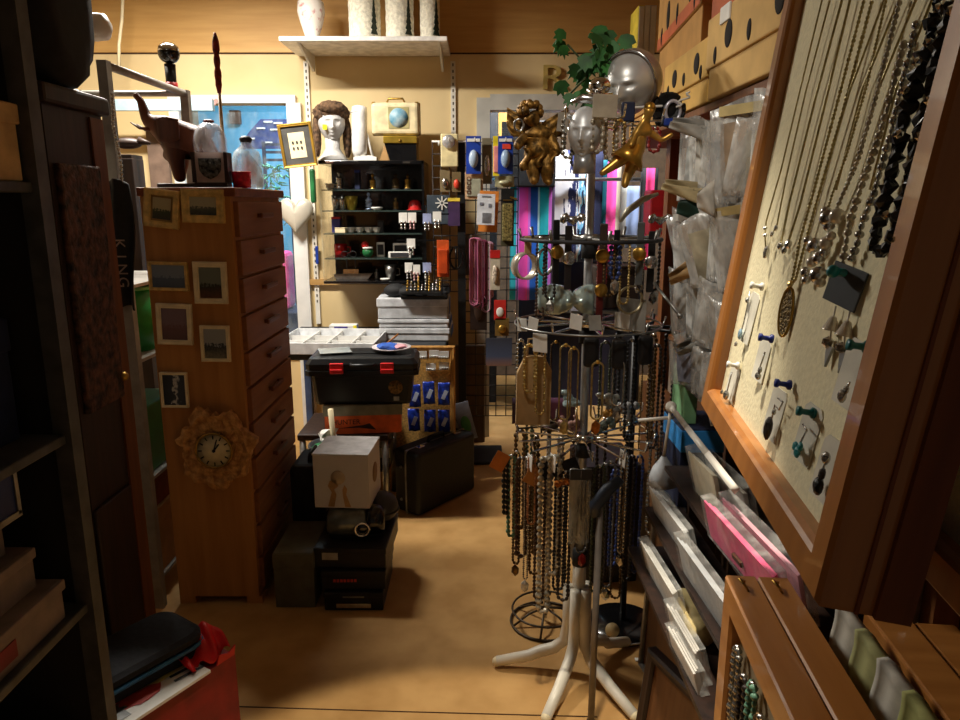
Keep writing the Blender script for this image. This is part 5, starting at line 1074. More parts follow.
for k in range(22): rf.box((0, 0, .03), (.022, .01, .036), RY(k*2*PI/22) @ RX(rr.uniform(-.6, .6)), .004)
part('ruffle', rf, BLACK, t); part('pale_ring', MB().tube([(.008+.02*math.cos(k*PI/10), -.022, -.006+.027*math.sin(k*PI/10)) for k in range(20)], .005, 8, closed=True), mat((200, 200, 214), .25, .4), t); part('centre', MB().sph((0, -.005, 0), .024, seg=12, sc=(1, .5, 1)), BLACK, t)
solo('curly_ribbon', MB().tube([(.01*math.sin(k*1.1)+.006*k*.6, 0, .0035*k) for k in range(12)], .003, 6), WHITE, 'curly white ribbon end right of the black scrunchie', 'ribbon', T(W(676, 107, sy0-.05)))
solo('blue_clip', MB().box((0, 0, 0), (.05, .012, .02), I4, .004), BLUE, 'small blue clip under the black scrunchie', 'clip', T(W(673, 122, sy0-.05))); solo('navy_clip', MB().box((0, 0, 0), (.035, .015, .05), I4, .004), NAVY, 'dark navy clip just under the silver head', 'clip', T(W(628, 112, sy0-.10)))
# gold cherub (body one surface)
cb_ = W(538, 147, sy0-.09)
t = thing('gold_cherub', 'antique gold winged cherub figure hanging at the upper left of the stand', 'figurine', T(cb_) @ Matrix.Scale(.86, 4))
V = [(0, 0, 0), (0, 0, .045), (-.01, -.005, .062), (-.022, -.01, .09), (-.03, -.012, .1), (-.035, -.005, .03), (-.062, -.03, .008), (-.07, -.045, -.008), (.035, 0, .03), (.055, -.02, -.01), (.058, -.035, -.03), (-.02, -.01, -.035), (-.014, -.02, -.075), (-.012, -.03, -.105), (.025, -.01, -.035), (.028, -.03, -.075), (.03, -.02, -.108), (-.012, -.045, -.11), (.036, -.04, -.112)]
E = [(0, 1), (1, 2), (2, 3), (3, 4), (1, 5), (5, 6), (6, 7), (1, 8), (8, 9), (9, 10), (0, 11), (11, 12), (12, 13), (0, 14), (14, 15), (15, 16), (13, 17), (16, 18)]
R = [.042, .034, .018, .03, .024, .02, .016, .013, .02, .016, .013, .03, .024, .016, .03, .024, .016, .010, .010]
gm_ = mat((146, 108, 50), .48, .7, .4, 45, .5)
part('body', MB().add(*sk((V, E), R), I4, True), gm_, t)
ch = MB(); rr = random.Random(2)
for k in range(26): a, b = rr.uniform(0, 2*PI), rr.uniform(-.2, 1.); ch.sph((-.027+.032*math.cos(a)*math.cos(b), -.006+.03*math.sin(a)*math.cos(b)*1, .102+.03*math.sin(b)), .012, seg=8)
part('curly_hair', ch, gm_, t)
def wing(s):
    return MB().sheet(lambda u, v: (s*(.012+u*.085), .016+.02*u*u+.004*math.sin(v*16), .02+u*.075+(v-.5)*.11*(1-.5*u)-.012*math.sin(u*PI*3)*(v < .5)), 12, 10, th=.008)
for s in (-1, 1): part('wing', wing(s), gm_, t)
dr_ = MB().sheet(lambda u, v: ((u-.5)*.1+.01*math.sin(v*6), -.036-.012*math.sin(u*14), -.005-v*.07*(1-.3*u)), 14, 8, th=.006); part('drape', dr_, gm_, t)
part('hang_ring', MB().tube([(-.062+.014*math.cos(k*PI/8), -.03, .062+.018*math.sin(k*PI/8)) for k in range(16)], .004, 6, closed=True), SILVER, t); part('hanger', MB().cyl((0, .02, .06), (0, .02, .14), .003), GOLD, t)
# gold leaping figure
g0 = W(636, 146, sy0-.18)
t = thing('gold_dancer', 'shiny golden leaping dancer figure hanging right of the pole top', 'figurine', T(g0) @ Matrix.Scale(1.05, 4))
V = [(0, 0, 0), (.012, 0, .04), (.02, 0, .06), (.027, -.005, .078), (.03, -.005, .088), (-.02, 0, -.022), (-.06, -.005, -.05), (-.088, -.01, -.068), (-.004, .004, -.04), (-.02, 0, -.075), (-.026, -.01, -.1), (.034, 0, .03), (.06, -.01, .012), (.085, -.015, .028), (-.004, -.012, .025), (-.02, -.03, -.005)]
E = [(0, 1), (1, 2), (2, 3), (3, 4), (0, 5), (5, 6), (6, 7), (0, 8), (8, 9), (9, 10), (1, 11), (11, 12), (12, 13), (1, 14), (14, 15)]
R = [.022, .02, .009, .014, .012, .02, .012, .007, .018, .012, .008, .010, .007, .005, .009, .006]
part('body', MB().add(*sk((V, E), R), I4, True), mat((200, 156, 76), .32, .75, .15, 30), t); part('skirt', MB().lathe([(.018, .01), (.03, -.02), (.045, -.045), (.042, -.045), (.02, -.01)], 16, RY(.5)), mat((196, 146, 60), .3, .8), t); part('hair', MB().sph((.03, .004, .088), .015, seg=10), GOLD, t)
# ivy
iv = thing('ivy_plant', 'trailing green ivy hanging above the stand beside the bald silver head', 'ivy', T(W(599, 79, sy0+.02)))
rr = random.Random(21)
part('vine', MB().tube([(-.09, 0, .09), (-.05, 0, .05), (0, 0, .06), (.06, 0, .02)], .003, 5).tube([(0, 0, .06), (-.04, -.02, 0), (-.09, -.02, -.05)], .003, 5).tube([(0, 0, .06), (0, -.02, -.02), (-.03, -.02, -.08)], .003, 5), mat((60, 70, 34), .7), iv)
lf5 = [(0, -.5), (.32, -.42), (.5, -.08), (.3, .02), (.34, .3), (.1, .2), (0, .55), (-.1, .2), (-.34, .3), (-.3, .02), (-.5, -.08), (-.32, -.42)]
lv_m = mat((50, 108, 48), .6, 0, .3, 14)
LP = [(rr.gauss(-.005, .045), rr.uniform(-.05, .02), rr.gauss(.03, .035)) for k in range(46)]+[(-.105, -.02, -.03), (-.085, -.03, -.06), (-.06, -.03, -.055), (-.03, -.04, -.08), (-.02, -.04, -.05), (-.1, 0, .07), (-.112, 0, .08), (.05, -.01, .03), (.07, -.01, .02)]
for k, (x, y, z) in enumerate(LP):
    s = rr.uniform(.036, .056)
    part('leaf', MB().prism([(a*s, b*s) for a, b in lf5], .0015, T(x, y, z) @ RZ(rr.uniform(-.7, .7)) @ RX(rr.uniform(-.6, .6)) @ RY(PI+rr.uniform(-.9, .9))), lv_m, iv)
# walking stick / long handled tool hooked on the lowest tier
top = W(600, 505, 1.80)
t = thing('walking_stick', 'grey stick with a dark bent handle standing in front of the jewellery stand', 'walking stick', T(top.x, 1.80, 0)); zt1 = top.z
part('shaft', MB().cyl((-.002, 0, 0), (0, 0, zt1), .010, .009, n=10), mat((120, 112, 104), .45, .3), t); part('bent_handle', MB().tube([(-.012, 0, zt1-.03), (-.012, 0, zt1), (.02, .0, zt1+.045), (.055, 0, zt1+.075)], [.014, .019, .018, .012], 10), mat((44, 54, 70), .5), t); part('ferrule', MB().cyl((-.002, 0, 0), (-.002, 0, .03), .013), RUBBER, t)

# second stand: wire ring base behind left; third: black disc base behind right
b1 = F(545, 622)
t = thing('wire_stand', 'slim jewellery stand on a round wire base left behind the white stand', 'display stand', T(b1))
wr = mat((70, 60, 48), .45, .6)
R_ = .125
part('base_ring', MB().tube([(R_*math.cos(k*PI/18), R_*math.sin(k*PI/18), .006) for k in range(36)], .005, 6, closed=True), wr, t)
part('raised_ring', MB().tube([(R_*.96*math.cos(k*PI/18), R_*.96*math.sin(k*PI/18), .055) for k in range(36)], .004, 6, closed=True), wr, t)
for k in range(6): a = k*PI/3+.3; part('spoke', MB().tube([(0, 0, .06), (R_*.5*math.cos(a), R_*.5*math.sin(a), .045), (R_*math.cos(a), R_*math.sin(a), .006)], .004, 6), wr, t)
part('pole', MB().cyl((0, 0, .02), (0, 0, .76), .008), CHROME, t); tier(t, .75, 6, .11, .2, m=wr)
for i, (a, kd, L_, lb) in enumerate(((3.4, 'bronze', .36, 'bronze bead necklace at the left of the wire based stand'), (4.2, 'golddot', .42, 'gold dotted necklace at the front left of the wire based stand'), (5.0, 'pearl', .5, 'grey pearl necklace at the front of the wire based stand'), (5.8, 'brown', .38, 'brown bead necklace at the right of the wire based stand'), (2.2, 'olive', .34, 'olive necklace at the back of the wire based stand'))):
    n_ = thing('necklace', lb, 'necklace', T(b1.x+.105*math.cos(a), b1.y+.105*math.sin(a), .745) @ RZ(a)); part('strand', MB().beads(loop_path(.03, L_), .008, .3, 6, closed=True, seed=i, var=.2), KN[kd], n_); part('clasp', MB().sph((0, 0, 0), .006, seg=8), SILVER, n_)
b2 = F(622, 626)
t = thing('disc_stand', 'slim black jewellery stand on a round dark base right behind the white stand', 'display stand', T(b2.x, b2.y, 0))
part('base_disc', MB().lathe([(0, 0), (.125, 0), (.13, .008), (.12, .022), (.03, .03), (0, .03)], 36), GLOSSBLACK, t); part('chrome_rim', MB().tube([(.129*math.cos(k*PI/18), .129*math.sin(k*PI/18), .012) for k in range(36)], .004, 6, closed=True), CHROME, t); part('pole', MB().cyl((0, 0, .02), (0, 0, 1.12), .012), BLACK, t)
tier(t, 1.10, 8, .12, .1, m=BLACK, th=.006); tier(t, .78, 8, .13, .3, m=CHROME)
for i, (a, z, kd, L_, lb) in enumerate(((3.5, .775, 'dark', .4, 'dark necklace at the left of the black based stand'), (4.4, .775, 'black', .5, 'black bead necklace at the front of the black based stand'), (5.2, .775, 'silver', .36, 'silver necklace at the front right of the black based stand'), (6., .775, 'grey', .44, 'grey necklace at the right of the black based stand'), (4.0, 1.095, 'black', .3, 'long black necklace on the upper arms of the black based stand'), (5.0, 1.095, 'bronze', .34, 'bronze necklace on the upper arms of the black based stand'), (5.8, 1.095, 'dark', .32, 'dark bead necklace at the right of the upper arms of the black based stand'))):
    n_ = thing('necklace', lb, 'necklace', T(b2.x+.115*math.cos(a), b2.y+.115*math.sin(a), z) @ RZ(a)); part('strand', MB().beads(loop_path(.03, L_), .007, .3, 6, closed=True, seed=i+40, var=.2), KN[kd], n_); part('clasp', MB().sph((0, 0, 0), .006, seg=8), SILVER, n_)
cart('floor_box', 'black box standing on the floor behind the black based stand', .40, .62, 2.62, 2.9, .001, .5, BLACK, .1)
solo('round_pendant', MB().lathe([(0, 0), (.024, 0), (.025, .006), (0, .008)], 20, RX(PI/2-.5)), mat((196, 170, 120), .5), 'round tan wooden pendant resting on the dark round base', 'pendant', T(W(612, 630, b2.y-.09)))
solo('floor_scrap', MB().box((0, 0, .002), (.02, .016, .003)), PAPER, 'tiny white scrap on the floor right of the stand legs', 'scrap', T(F(638, 660)))
# ================================================================ right side: shelving with cartons
wp = wood((132, 82, 40), (104, 60, 26)); 
t = thing('wooden_shelving', 'brown wooden shelving along the right wall holding fruit cartons on top', 'shelving', T(.95, 2.1, 0))
for (x, y) in ((-.19, .80), (-.17, -1.0), (.38, .80), (.38, -1.0)): part('post', MB().bx(x-.022, x+.022, y-.03, y+.03, 0, 1.745), wp, t)
for z in (.12, .55, .98, 1.36, 1.765): part('shelf_board', MB().bx(-.18 if z < 1.5 else -.33, .4, -1.05, 1.25, z-.022, z, bev=.003), wp, t)
fb = [(.0, 1.75, 0), ]
bm1 = mat((206, 168, 104), .85, 0, .08, 10); bm2 = mat((186, 140, 78), .85, 0, .08, 10); bo = mat((190, 96, 52), .7, 0, .12, 8); by = mat((206, 164, 84), .75, 0, .1, 8)
HOLE = mat((26, 18, 12), .9)
def banana(label, x, y0, y1, z0, h, m, ang=0., band=None, dep=.4):
    t = thing('fruit_carton', label, 'carton', T(x, (y0+y1)/2, z0) @ RZ(ang), 'fruit cartons on the right shelving')
    L_ = y1-y0
    part('box_body', MB().bx(0, dep, -L_/2, L_/2, 0, h*.98, bev=.004), m, t)
    part('lid', MB().bx(-.008, dep+.008, -L_/2-.008, L_/2+.008, h*.38, h, bev=.004), m, t)
    for k, (yy, zz, ry, rz) in enumerate(((-L_*.3, .68, .026, .045), (L_*.22, .66, .026, .042), (-L_*.02, .32*0+.55, .012, .03), (-L_*.4, .5, .010, .03), (L_*.38, .5, .010, .028))):
        part('hand_hole', MB().sph((-.0085, yy, h*zz), 1, seg=14, sc=(.004, ry, rz*h/.26)), HOLE, t)
    if band: part('colour_band', MB().bx(-.0095, -.004, -L_/2-.004, L_/2+.004, h*.39, h*.52), band, t)
    part('end_hole', MB().sph((dep*.5, -L_/2-.009, h*.7), 1, seg=14, sc=(.045, .004, .03)), HOLE, t)
    return t
banana('nearest yellowish fruit carton in the lower row, partly behind the board edge', .605, 1.42, 2.00, 1.767, .2, bm1, .0); banana('second yellow fruit carton in the lower row with a yellow patch', .61, 2.02, 2.46, 1.767, .165, by, 0., ); banana('third fruit carton in the lower row behind the silver head', .62, 2.48, 3.1, 1.767, .165, bm2)
banana('large brown fruit carton with an orange red lower band, upper row', .655, 2.2, 2.86, 1.94, .3, bm2, -.06, bo); banana('orange red fruit carton in the upper row behind the large brown one', .64, 1.56, 2.13, 1.972, .25, bo, 0., ); 
cart('white_label_card', 'white paper label stuck on the edge of the nearest fruit carton', .592, .598, 1.83, 1.90, 1.93, 1.97, PAPER, 0, cat='label')
banana('topmost brown fruit carton cut off by the upper edge', .69, 2.1, 2.9, 2.245, .28, bm1)
for k in range(3):
    c = W(643+k*7, 40, 3.15-.02*k)
    bk = thing('tall_book', ['yellow edged tall book at the far end of the carton row', 'white tall book in the middle beside the yellow edged one', 'white tall book nearest the cartons at the far end'][k], 'book', T(c.x, 3.2, W(655, 72, 3.2).z), 'books at the end of the carton row')
    part('cover', MB().bx(-.013, .013, 0, .16, 0, .26), [mat((214, 190, 60), .6), PAPER, mat((206, 206, 214), .6)][k], bk); part('page_block', MB().bx(-.010, .010, -.003, .155, .004, .256), PAPER, bk)
z_ = W(655, 72, 3.2).z; cart('book_riser', 'brown carton under the tall books at the far end', .70, 1.0, 3.12, 3.34, 1.767, z_-.002, bm2, 0)
# contents of the shelves
cart('orange_tin', 'orange red tin on the upper right shelf behind the sleeves', .80, .95, 2.55, 2.8, 1.361, 1.60, mat((205, 70, 36), .5), 0); cart('blue_file', 'blue flat box on the upper shelf right of the wooden post', .78, 1.1, 2.2, 2.5, 1.361, 1.42, BLUE, 0); cart('brown_file', 'brown flat box on top of the blue one, right of the wooden post', .79, 1.1, 2.22, 2.5, 1.421, 1.50, BROWN, .04)
cart('navy_tub', 'bright blue lidded dark box behind the small bell shade', .585, .71, 1.97, 2.17, .60, .86, NAVY, 0, mat((60, 150, 225), .45)); cart('teal_book_box', 'pale green upright box behind the bell shade', .60, .64, 2.02, 2.15, .861, 1.02, mat((130, 180, 130), .6), 0)
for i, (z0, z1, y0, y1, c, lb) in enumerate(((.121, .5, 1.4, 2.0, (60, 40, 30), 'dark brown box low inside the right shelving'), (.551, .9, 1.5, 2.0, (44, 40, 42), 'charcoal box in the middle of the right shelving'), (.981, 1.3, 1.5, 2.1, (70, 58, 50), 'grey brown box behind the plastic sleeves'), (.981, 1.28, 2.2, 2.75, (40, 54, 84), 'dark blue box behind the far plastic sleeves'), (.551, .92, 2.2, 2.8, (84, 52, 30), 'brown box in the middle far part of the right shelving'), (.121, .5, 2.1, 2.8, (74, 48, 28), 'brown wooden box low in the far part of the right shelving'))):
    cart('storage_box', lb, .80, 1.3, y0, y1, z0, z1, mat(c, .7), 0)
cart('plank_board', 'dull brown upright board behind the black based stand', .66, .72, 2.45, 2.80, .001, .80, wood((110, 70, 36), (84, 50, 24)), 0, cat='board'); cart('plank_board', 'narrow brown upright board right of the stands under the bell shade', .665, .70, 2.22, 2.40, .001, .74, wood((120, 74, 36), (90, 54, 24)), 0, cat='board')

# ---- plastic sleeved cards in tiers
rk = thing('sleeve_rack', 'narrow steel rack carrying the plastic sleeved cards', 'rack', T(.70, 1.66, 0))
for y in (-.55, .5): part('post', MB().bx(.035, .055, y-.01, y+.01, 0, 1.70), STEEL, rk)
for z in (.98, 1.12, 1.30, 1.50): part('ledge', MB().bx(-.10, .06, -.58, .44, z-.006, z), mat((110, 108, 104), .4, .4), rk)
rr = random.Random(31)
TI = [(1.502, .205, 10, .17, 'top'), (1.302, .20, 9, .165, 'second'), (1.122, .18, 8, .16, 'third'), (.982, .15, 7, .15, 'lowest')]
cols = [(196, 198, 194), (206, 196, 168), (160, 168, 174), (222, 218, 208), (130, 128, 126), (186, 160, 132), (176, 180, 200)]
for ti, (z0, h, n, w_, nm) in enumerate(TI):
    for k in range(n):
        y = 2.04-k*.86/n-.02*ti; x = .622+.012*rr.random()
        lean = rr.uniform(.0, .16); yaw = rr.uniform(-1.25, -.8)
        far = ['farthest', 'second farthest', 'third farthest', 'fourth', 'fifth', 'sixth', 'seventh', 'eighth', 'ninth', 'tenth'][k]
        t = thing('plastic_sleeve', '%s clear plastic sleeve from the back in the %s row of sleeved cards' % (far, nm), 'sleeve', T(x, y, z0) @ RZ(yaw) @ RY(rr.uniform(-.32, .22)) @ RX(lean), 'plastic sleeved cards')
        hh = h*rr.uniform(.86, 1.12); ph = rr.random()*6
        part('film', MB().sheet(lambda u, v: ((u-.62)*w_*(1+.06*v), .006*math.sin(u*7+ph)+.01*math.sin(v*4+ph)*u, v*hh+.012*math.sin(u*5+ph)*v), 8, 8, th=.004), film((232, 232, 228), .42), t)
        c = cols[(k*3+ti*2) % 7]
        part('card', MB().box((-.12*w_, .003, hh*.45), (w_*.72, .0015, hh*.74), RY(.03*math.sin(ph))), mat(c, .7, 0, .2, 14, c2=tuple(int(q*.72) for q in c)), t)
        if k % 3 == 1: part('header', MB().box((-.12*w_, -.001, hh*.93), (w_*.8, .002, hh*.1)), PAPER if k % 2 else mat((196, 176, 120), .7), t)
# loose flaps sticking out
for i, (px, py, lb, c, an) in enumerate(((684, 192, 'cream paper fan sticking out left from the second row of sleeves', (206, 186, 140), .25), (706, 200, 'small white price tag with a hole on the second row of sleeves', (214, 208, 196), -.1), (690, 272, 'tan card strip sticking out from the third row of sleeves', (190, 150, 96), -.55), (700, 210, 'dark green wedge behind the second row of sleeves', (30, 60, 48), .1), (698, 345, 'grey crumpled plastic end sticking out of the lowest row of sleeves', (160, 158, 150), -.5), (692, 130, 'pale grey plastic end sticking out of the top row of sleeves', (176, 172, 164), .25))):
    p = W(px, py, 1.95 if i != 1 else 1.7)
    t = thing('paper_flap', lb, 'paper', T(p) @ RZ(-.2) @ RY(an))
    part('sheet', MB().sheet(lambda u, v: ((u-.5)*.12 if i != 1 else (u-.5)*.04, .008*math.sin(u*6+v*4), (v-.5)*(.045 if i not in (1, 3) else .09)*(.35+.65*u)), 10, 5, th=.003), mat(c, .6, 0, .12, 20), t)
    part('second_sheet', MB().sheet(lambda u, v: ((u-.5)*.11 if i != 1 else (u-.5)*.03, .014+.008*math.sin(u*5+v*3), (v-.5)*.05*(.3+.7*u)+.014), 10, 5, th=.003), mat(tuple(int(q*.85) for q in c), .6, 0, .12, 20), t)
# ---- white rail lamp with bell shade and folders
P1, P2 = W(671, 407, 1.90), W(735, 489, 1.30)
t = thing('white_arm_lamp', 'white jointed arm with a thin drop rod and a small bell shade', 'lamp', T(P1))
d = P2-P1
part('arm', MB().tube([(0, 0, 0), d*.33], .010, 4, flat=.9), WPAINT, t); part('arm', MB().tube([d*.34, d*.66], .0105, 4, flat=.9), WPAINT, t); part('arm', MB().tube([d*.67, d], .011, 4, flat=.9), WPAINT, t)
s0 = W(664, 456, 1.90)-P1
part('drop_rod', MB().cyl((0, 0, 0), s0, .0045), WPAINT, t); part('bell_shade', MB().lathe([(.007, .0), (.012, -.01), (.03, -.035), (.038, -.062), (.04, -.085), (.037, -.085), (.034, -.062), (.026, -.036), (.005, -.012)], 24, T(s0)), mat((214, 220, 226), .35), t); part('cross_rod', MB().cyl((.01, 0, -.03), (-.085, .02, -.045), .005), WPAINT, t); part('joint', MB().sph((0, 0, 0), .016, seg=12), WPAINT, t)
# paper ledge below: slabs in sleeves running along the aisle
fr = thing('folder_rack', 'stepped rack of paper packs along the right side below the white arm', 'rack', T(.60, 1.5, 0))
for k, (x, z) in enumerate(((-.05, .80), (-.10, .68), (-.14, .56))): part('step', MB().bx(x-.045, x+.06, -.42, .34, z-.012, z), DKWOOD, fr)
for y in (-.40, .32): part('post', MB().bx(-.03, .05, y-.012, y+.012, 0, .79), DKWOOD, fr)
pk = [('cream paper pack at the far end of the upper step', -.05, 1.50, 1.66, .801, .11, (214, 206, 180), 0), ('grey clear folder along the far half of the upper step', -.02, 1.40, 1.62, .801, .11, (170, 166, 156), 0), ('pink paper pack in clear film along the near half of the upper step', -.085, 1.10, 1.42, .801, .085, (236, 92, 140), 1), ('pale pink paper pack in clear film nearest the wooden board', -.05, 1.08, 1.40, .801, .10, (232, 170, 184), 1), ('white edged folder farthest on the middle step', -.11, 1.52, 1.80, .681, .08, (206, 206, 204), 0), ('grey white folder nearer on the middle step', -.12, 1.2, 1.48, .681, .09, (180, 184, 186), 0), ('white booklet farthest on the lowest step', -.145, 1.46, 1.72, .561, .08, (214, 210, 200), 0), ('white booklet stack nearer on the lowest step', -.155, 1.25, 1.43, .561, .075, (206, 200, 190), 0), ('second white booklet nearer on the lowest step', -.17, 1.22, 1.38, .561, .05, (222, 216, 206), 0)]
for lb, x, y0, y1, z0, h, c, fl_ in pk:
    t = thing('paper_pack', lb, 'paper pack', T(.60+x, (y0+y1)/2, z0) @ RZ(.06) @ RY(-.25), 'paper packs on the stepped rack')
    L_ = y1-y0
    for q in range(3): part('sheet', MB().bx(-.008+q*.006, -.004+q*.006, -L_/2+.01*q, L_/2-.008*q, 0, h*(1-.06*q)), mat(c, .7, 0, .1, 20), t)
    part('sleeve', MB().bx(-.012, .014, -L_/2-.006, L_/2+.006, 0, h*1.12), film((220, 220, 214), .18), t)
    if fl_: part('dark_clip', MB().bx(-.014, .016, -.02, .02, h*.3, h*.42), BROWN, t)
solo('cream_roll', MB().cyl(W(683, 598, 1.55), W(703, 636, 1.38), .026, n=18), mat((222, 200, 140), .6), 'cream paper roll leaning out of the lowest step', 'roll')
# leaning framed panels on the floor
pa = F(650, 655)
def leaning(name, label, base, w, h, yaw, lean, fm, pm, fw=.025):
    t = thing(name, label, 'framed panel', T(base) @ RZ(yaw) @ RX(-lean) @ T(0, 0, h/2))
    part('frame', MB().frame(w, h, fw, .03), fm, t); part('panel', MB().bx(-w/2+fw*.9, w/2-fw*.9, .014, .02, -h/2+fw*.9, h/2-fw*.9), pm, t); return t
leaning('picture_board', 'tall brown panel with a thin metal edge leaning below the folders', Vector((.55, 1.98, .002)), .24, .62, -1.35, .04, STEEL, wood((104, 68, 36), (80, 50, 24)), .012)
leaning('dark_picture', 'dark framed panel standing on the floor at the bottom right', Vector((.455, 1.56, .002)), .26, .34, -1.2, .12, DKWOOD, wood((112, 72, 40), (86, 52, 26)), .03)
solo('green_carrier', MB().box((0, 0, .12), (.12, .2, .24), I4, .03), GREEN, 'green plastic bag low behind the lower jewellery frame', 'bag', T(.50, 1.36, .001))

# ================================================================ jewellery board leaning at the right
A = Vector((.369, 1.15, 1.17)); B = Vector((.287, .582, 1.17))
ex = (B-A).normalized(); hn = Vector((ex.y, -ex.x, 0)); 
if hn.x > 0: hn = -hn                        # towards the aisle
lean = math.radians(7.3)
ez = Vector((-hn.x*math.sin(lean), -hn.y*math.sin(lean), math.cos(lean)))     # up and back
ey = ez.cross(ex); 
if ey.dot(hn) > 0: ey = -ey                  # local +y goes into the board
BW = (B-A).length+.042; BH = .98
def Mb(o): return Matrix(((ex.x, ey.x, ez.x, o.x), (ex.y, ey.y, ez.y, o.y), (ex.z, ey.z, ez.z, o.z), (0, 0, 0, 1)))
ctr = A+ex*BW/2+ez*BH/2
fwood = wood((172, 114, 58), (148, 92, 42), 'z', .8, .35, .03, .35)
def jframe(name, label, M, w, h, fw, dp, cloth, cat='display board', extra=True):
    t = thing(name, label, cat, M)
    fm = MB()
    lo = [(0, dp), (0, .004), (.004, 0), (fw-.008, 0), (fw-.004, .003), (fw, .008), (fw, dp)]
    vs = []; fs = []
    for o_, y in lo:
        a, b = w/2-o_, h/2-o_
        vs += [(-a, y, -b), (a, y, -b), (a, y, b), (-a, y, b)]
    for i in range(len(lo)):
        j = (i+1) % len(lo)
        for k in range(4): fs.append((i*4+k, i*4+(k+1) % 4, j*4+(k+1) % 4, j*4+k))
    fm.add(vs, fs); part('frame', fm, fwood, t)
    part('cloth_panel', MB().bx(-w/2+fw-.002, w/2-fw+.002, CY, CY+.008, -h/2+fw-.002, h/2-fw+.002), cloth, t)
    part('back_panel', MB().bx(-w/2+.004, w/2-.004, dp-.006, dp-.001, -h/2+.004, h/2-.004), BROWN, t)
    if extra:
        part('side_groove', MB().bx(w/2, w/2+.003, dp*.42, dp*.46, -h/2, h/2).bx(w/2, w/2+.006, dp*.62, dp, -h/2, h/2), wood((120, 64, 26), (96, 48, 18)), t)
    return t
cl = mat((222, 212, 176), .9, 0, .04, 160, .12)
FWD = .040; CY = .020
board = jframe('jewellery_board', 'wood framed cream board hung with necklaces and earrings at the right', Mb(ctr), BW, BH, FWD, .075, cl)
o2 = ctr-hn*.115+ex*.055-ez*.03
jframe('jewellery_board', 'second dark wooden framed board standing behind the cream one at the right edge', Mb(o2), BW, BH*.95, FWD, .06, cl)
# uprights holding the boards
Binv = Mb(ctr).inverted()
def bp_(px, py, off=.0):
    """point on the board's cloth seen at a pixel, in board coordinates"""
    u = (px-480)/FPX; v = (360-py)/FPX
    d = Vector((u, CT+v*ST, -ST+v*CT)); O = Vector((0, 0, CH))
    o_ = Binv @ O; dd = (Binv.to_3x3() @ d)
    k = (CY-off-o_.y)/dd.y
    q = o_+dd*k; return q
def bpt(name, label, px, py, cat, off=.004, group=None):
    q = bp_(px, py, off); t = thing(name, label, cat, Mb(ctr) @ T(q), group); return t
def strand_on_board(label, pts, kind, r, closed=False, pend=None, chain=False, var=.15, thin=.35, cat='necklace', pm=None, flat=False):
    q0 = bp_(*pts[0], .006)
    t = thing('necklace', label, cat, Mb(ctr) @ T(q0))
    P = [bp_(a, b, .006+r*.5)-q0 for a, b in pts]
    mb = MB().tube(P, r, 5) if chain else MB().beads(P, r, thin, 7, var=var, seed=int(pts[0][0]))
    if flat:
        r_ = random.Random(4); mb.sm = [False]*len(mb.sm); mb.v = [(x+r_.uniform(-.0022, .0022), y+r_.uniform(-.0022, .0022), z+r_.uniform(-.0022, .0022)) for x, y, z in mb.v]
    part('strand', mb, KN[kind] if isinstance(kind, str) else kind, t)
    if pend:
        for (a, b, rr_, sc_) in pend: part('pendant', MB().ico(bp_(a, b, .01)-q0, rr_, sub=2, sc=sc_, jit=.08, seed=int(a)), KN[pm or 'silver'], t)
    return t
CH_ = mat((176, 160, 108), .35, .6, .15, 200)
strand_on_board('fine chain with a beaded silver drop, leftmost on the cream board', [(822, 0), (800, 90), (781, 170), (766, 222), (765, 236), (766, 250)], CH_, .0012, chain=True, pend=[(765, 228, .004, (1.3, .7, .8)), (765, 235, .004, (1.3, .7, .8)), (766, 252, .006, (.8, .6, 1.5))])
strand_on_board('fine chain, right half of the leftmost pair', [(830, 0), (806, 90), (786, 178), (777, 225), (771, 236)], CH_, .0012, chain=True, pend=[(776, 228, .0035, (1, .7, 1.2)), (772, 234, .0035, (1, .7, 1.2))])
strand_on_board('thin snake chain ending in a small silver bow', [(842, 0), (815, 100), (790, 200), (781, 242), (784, 248), (789, 240), (800, 205), (826, 100), (850, 0)], CH_, .0016, chain=True, pend=[(780, 246, .005, (1, .7, 1)), (788, 244, .006, (1.2, .7, 1)), (784, 250, .005, (1, .7, 1))])
strand_on_board('gold link chain with a large pierced gold leaf pendant', [(864, 0), (838, 100), (814, 190), (800, 240), (792, 282), (790, 287), (796, 278), (806, 240), (820, 190), (846, 100), (872, 0)], CH_, .0022, thin=.45, pend=[(790, 284, .005, (1, .6, 1))], pm='gold')
q = bp_(786, 312, .008)
t = thing('leaf_pendant', 'large pierced gold leaf shaped pendant on the cream board', 'pendant', Mb(ctr) @ T(q) @ RZ(.5) @ RY(-.08)); 
lp_ = [(.0098*math.sin(PI*k/12), .029*math.cos(PI*k/12)) for k in range(13)]; lp_ += [(-x, z) for x, z in lp_[::-1][1:-1]]
part('leaf', MB().prism(lp_, .003, T(0, -.001, 0)), mat((112, 92, 52), .4, .6, .4, 300, 1.), t); part('rim', MB().tube([(x, 0, z) for x, z in lp_], .0018, 6, closed=True), GOLD, t)
strand_on_board('silver ball and chain necklace with a clustered drop of pale balls', [(886, 0), (868, 80), (848, 150), (832, 195), (826, 215)], CH_, .0018, thin=.4)
strand_on_board('right half chain of the clustered pale ball necklace', [(900, 0), (878, 90), (858, 160), (842, 196), (834, 215)], 'pearl', .0026, thin=.4)
bc = [(826, 212, .006), (837, 216, .008), (829, 226, .006), (815, 245, .008), (826, 243, .007), (808, 240, .005), (819, 258, .007), (831, 236, .005), (806, 272, .006), (818, 275, .009), (812, 262, .006), (824, 252, .005), (806, 280, .005), (820, 282, .006), (828, 218, .009), (812, 248, .006)]
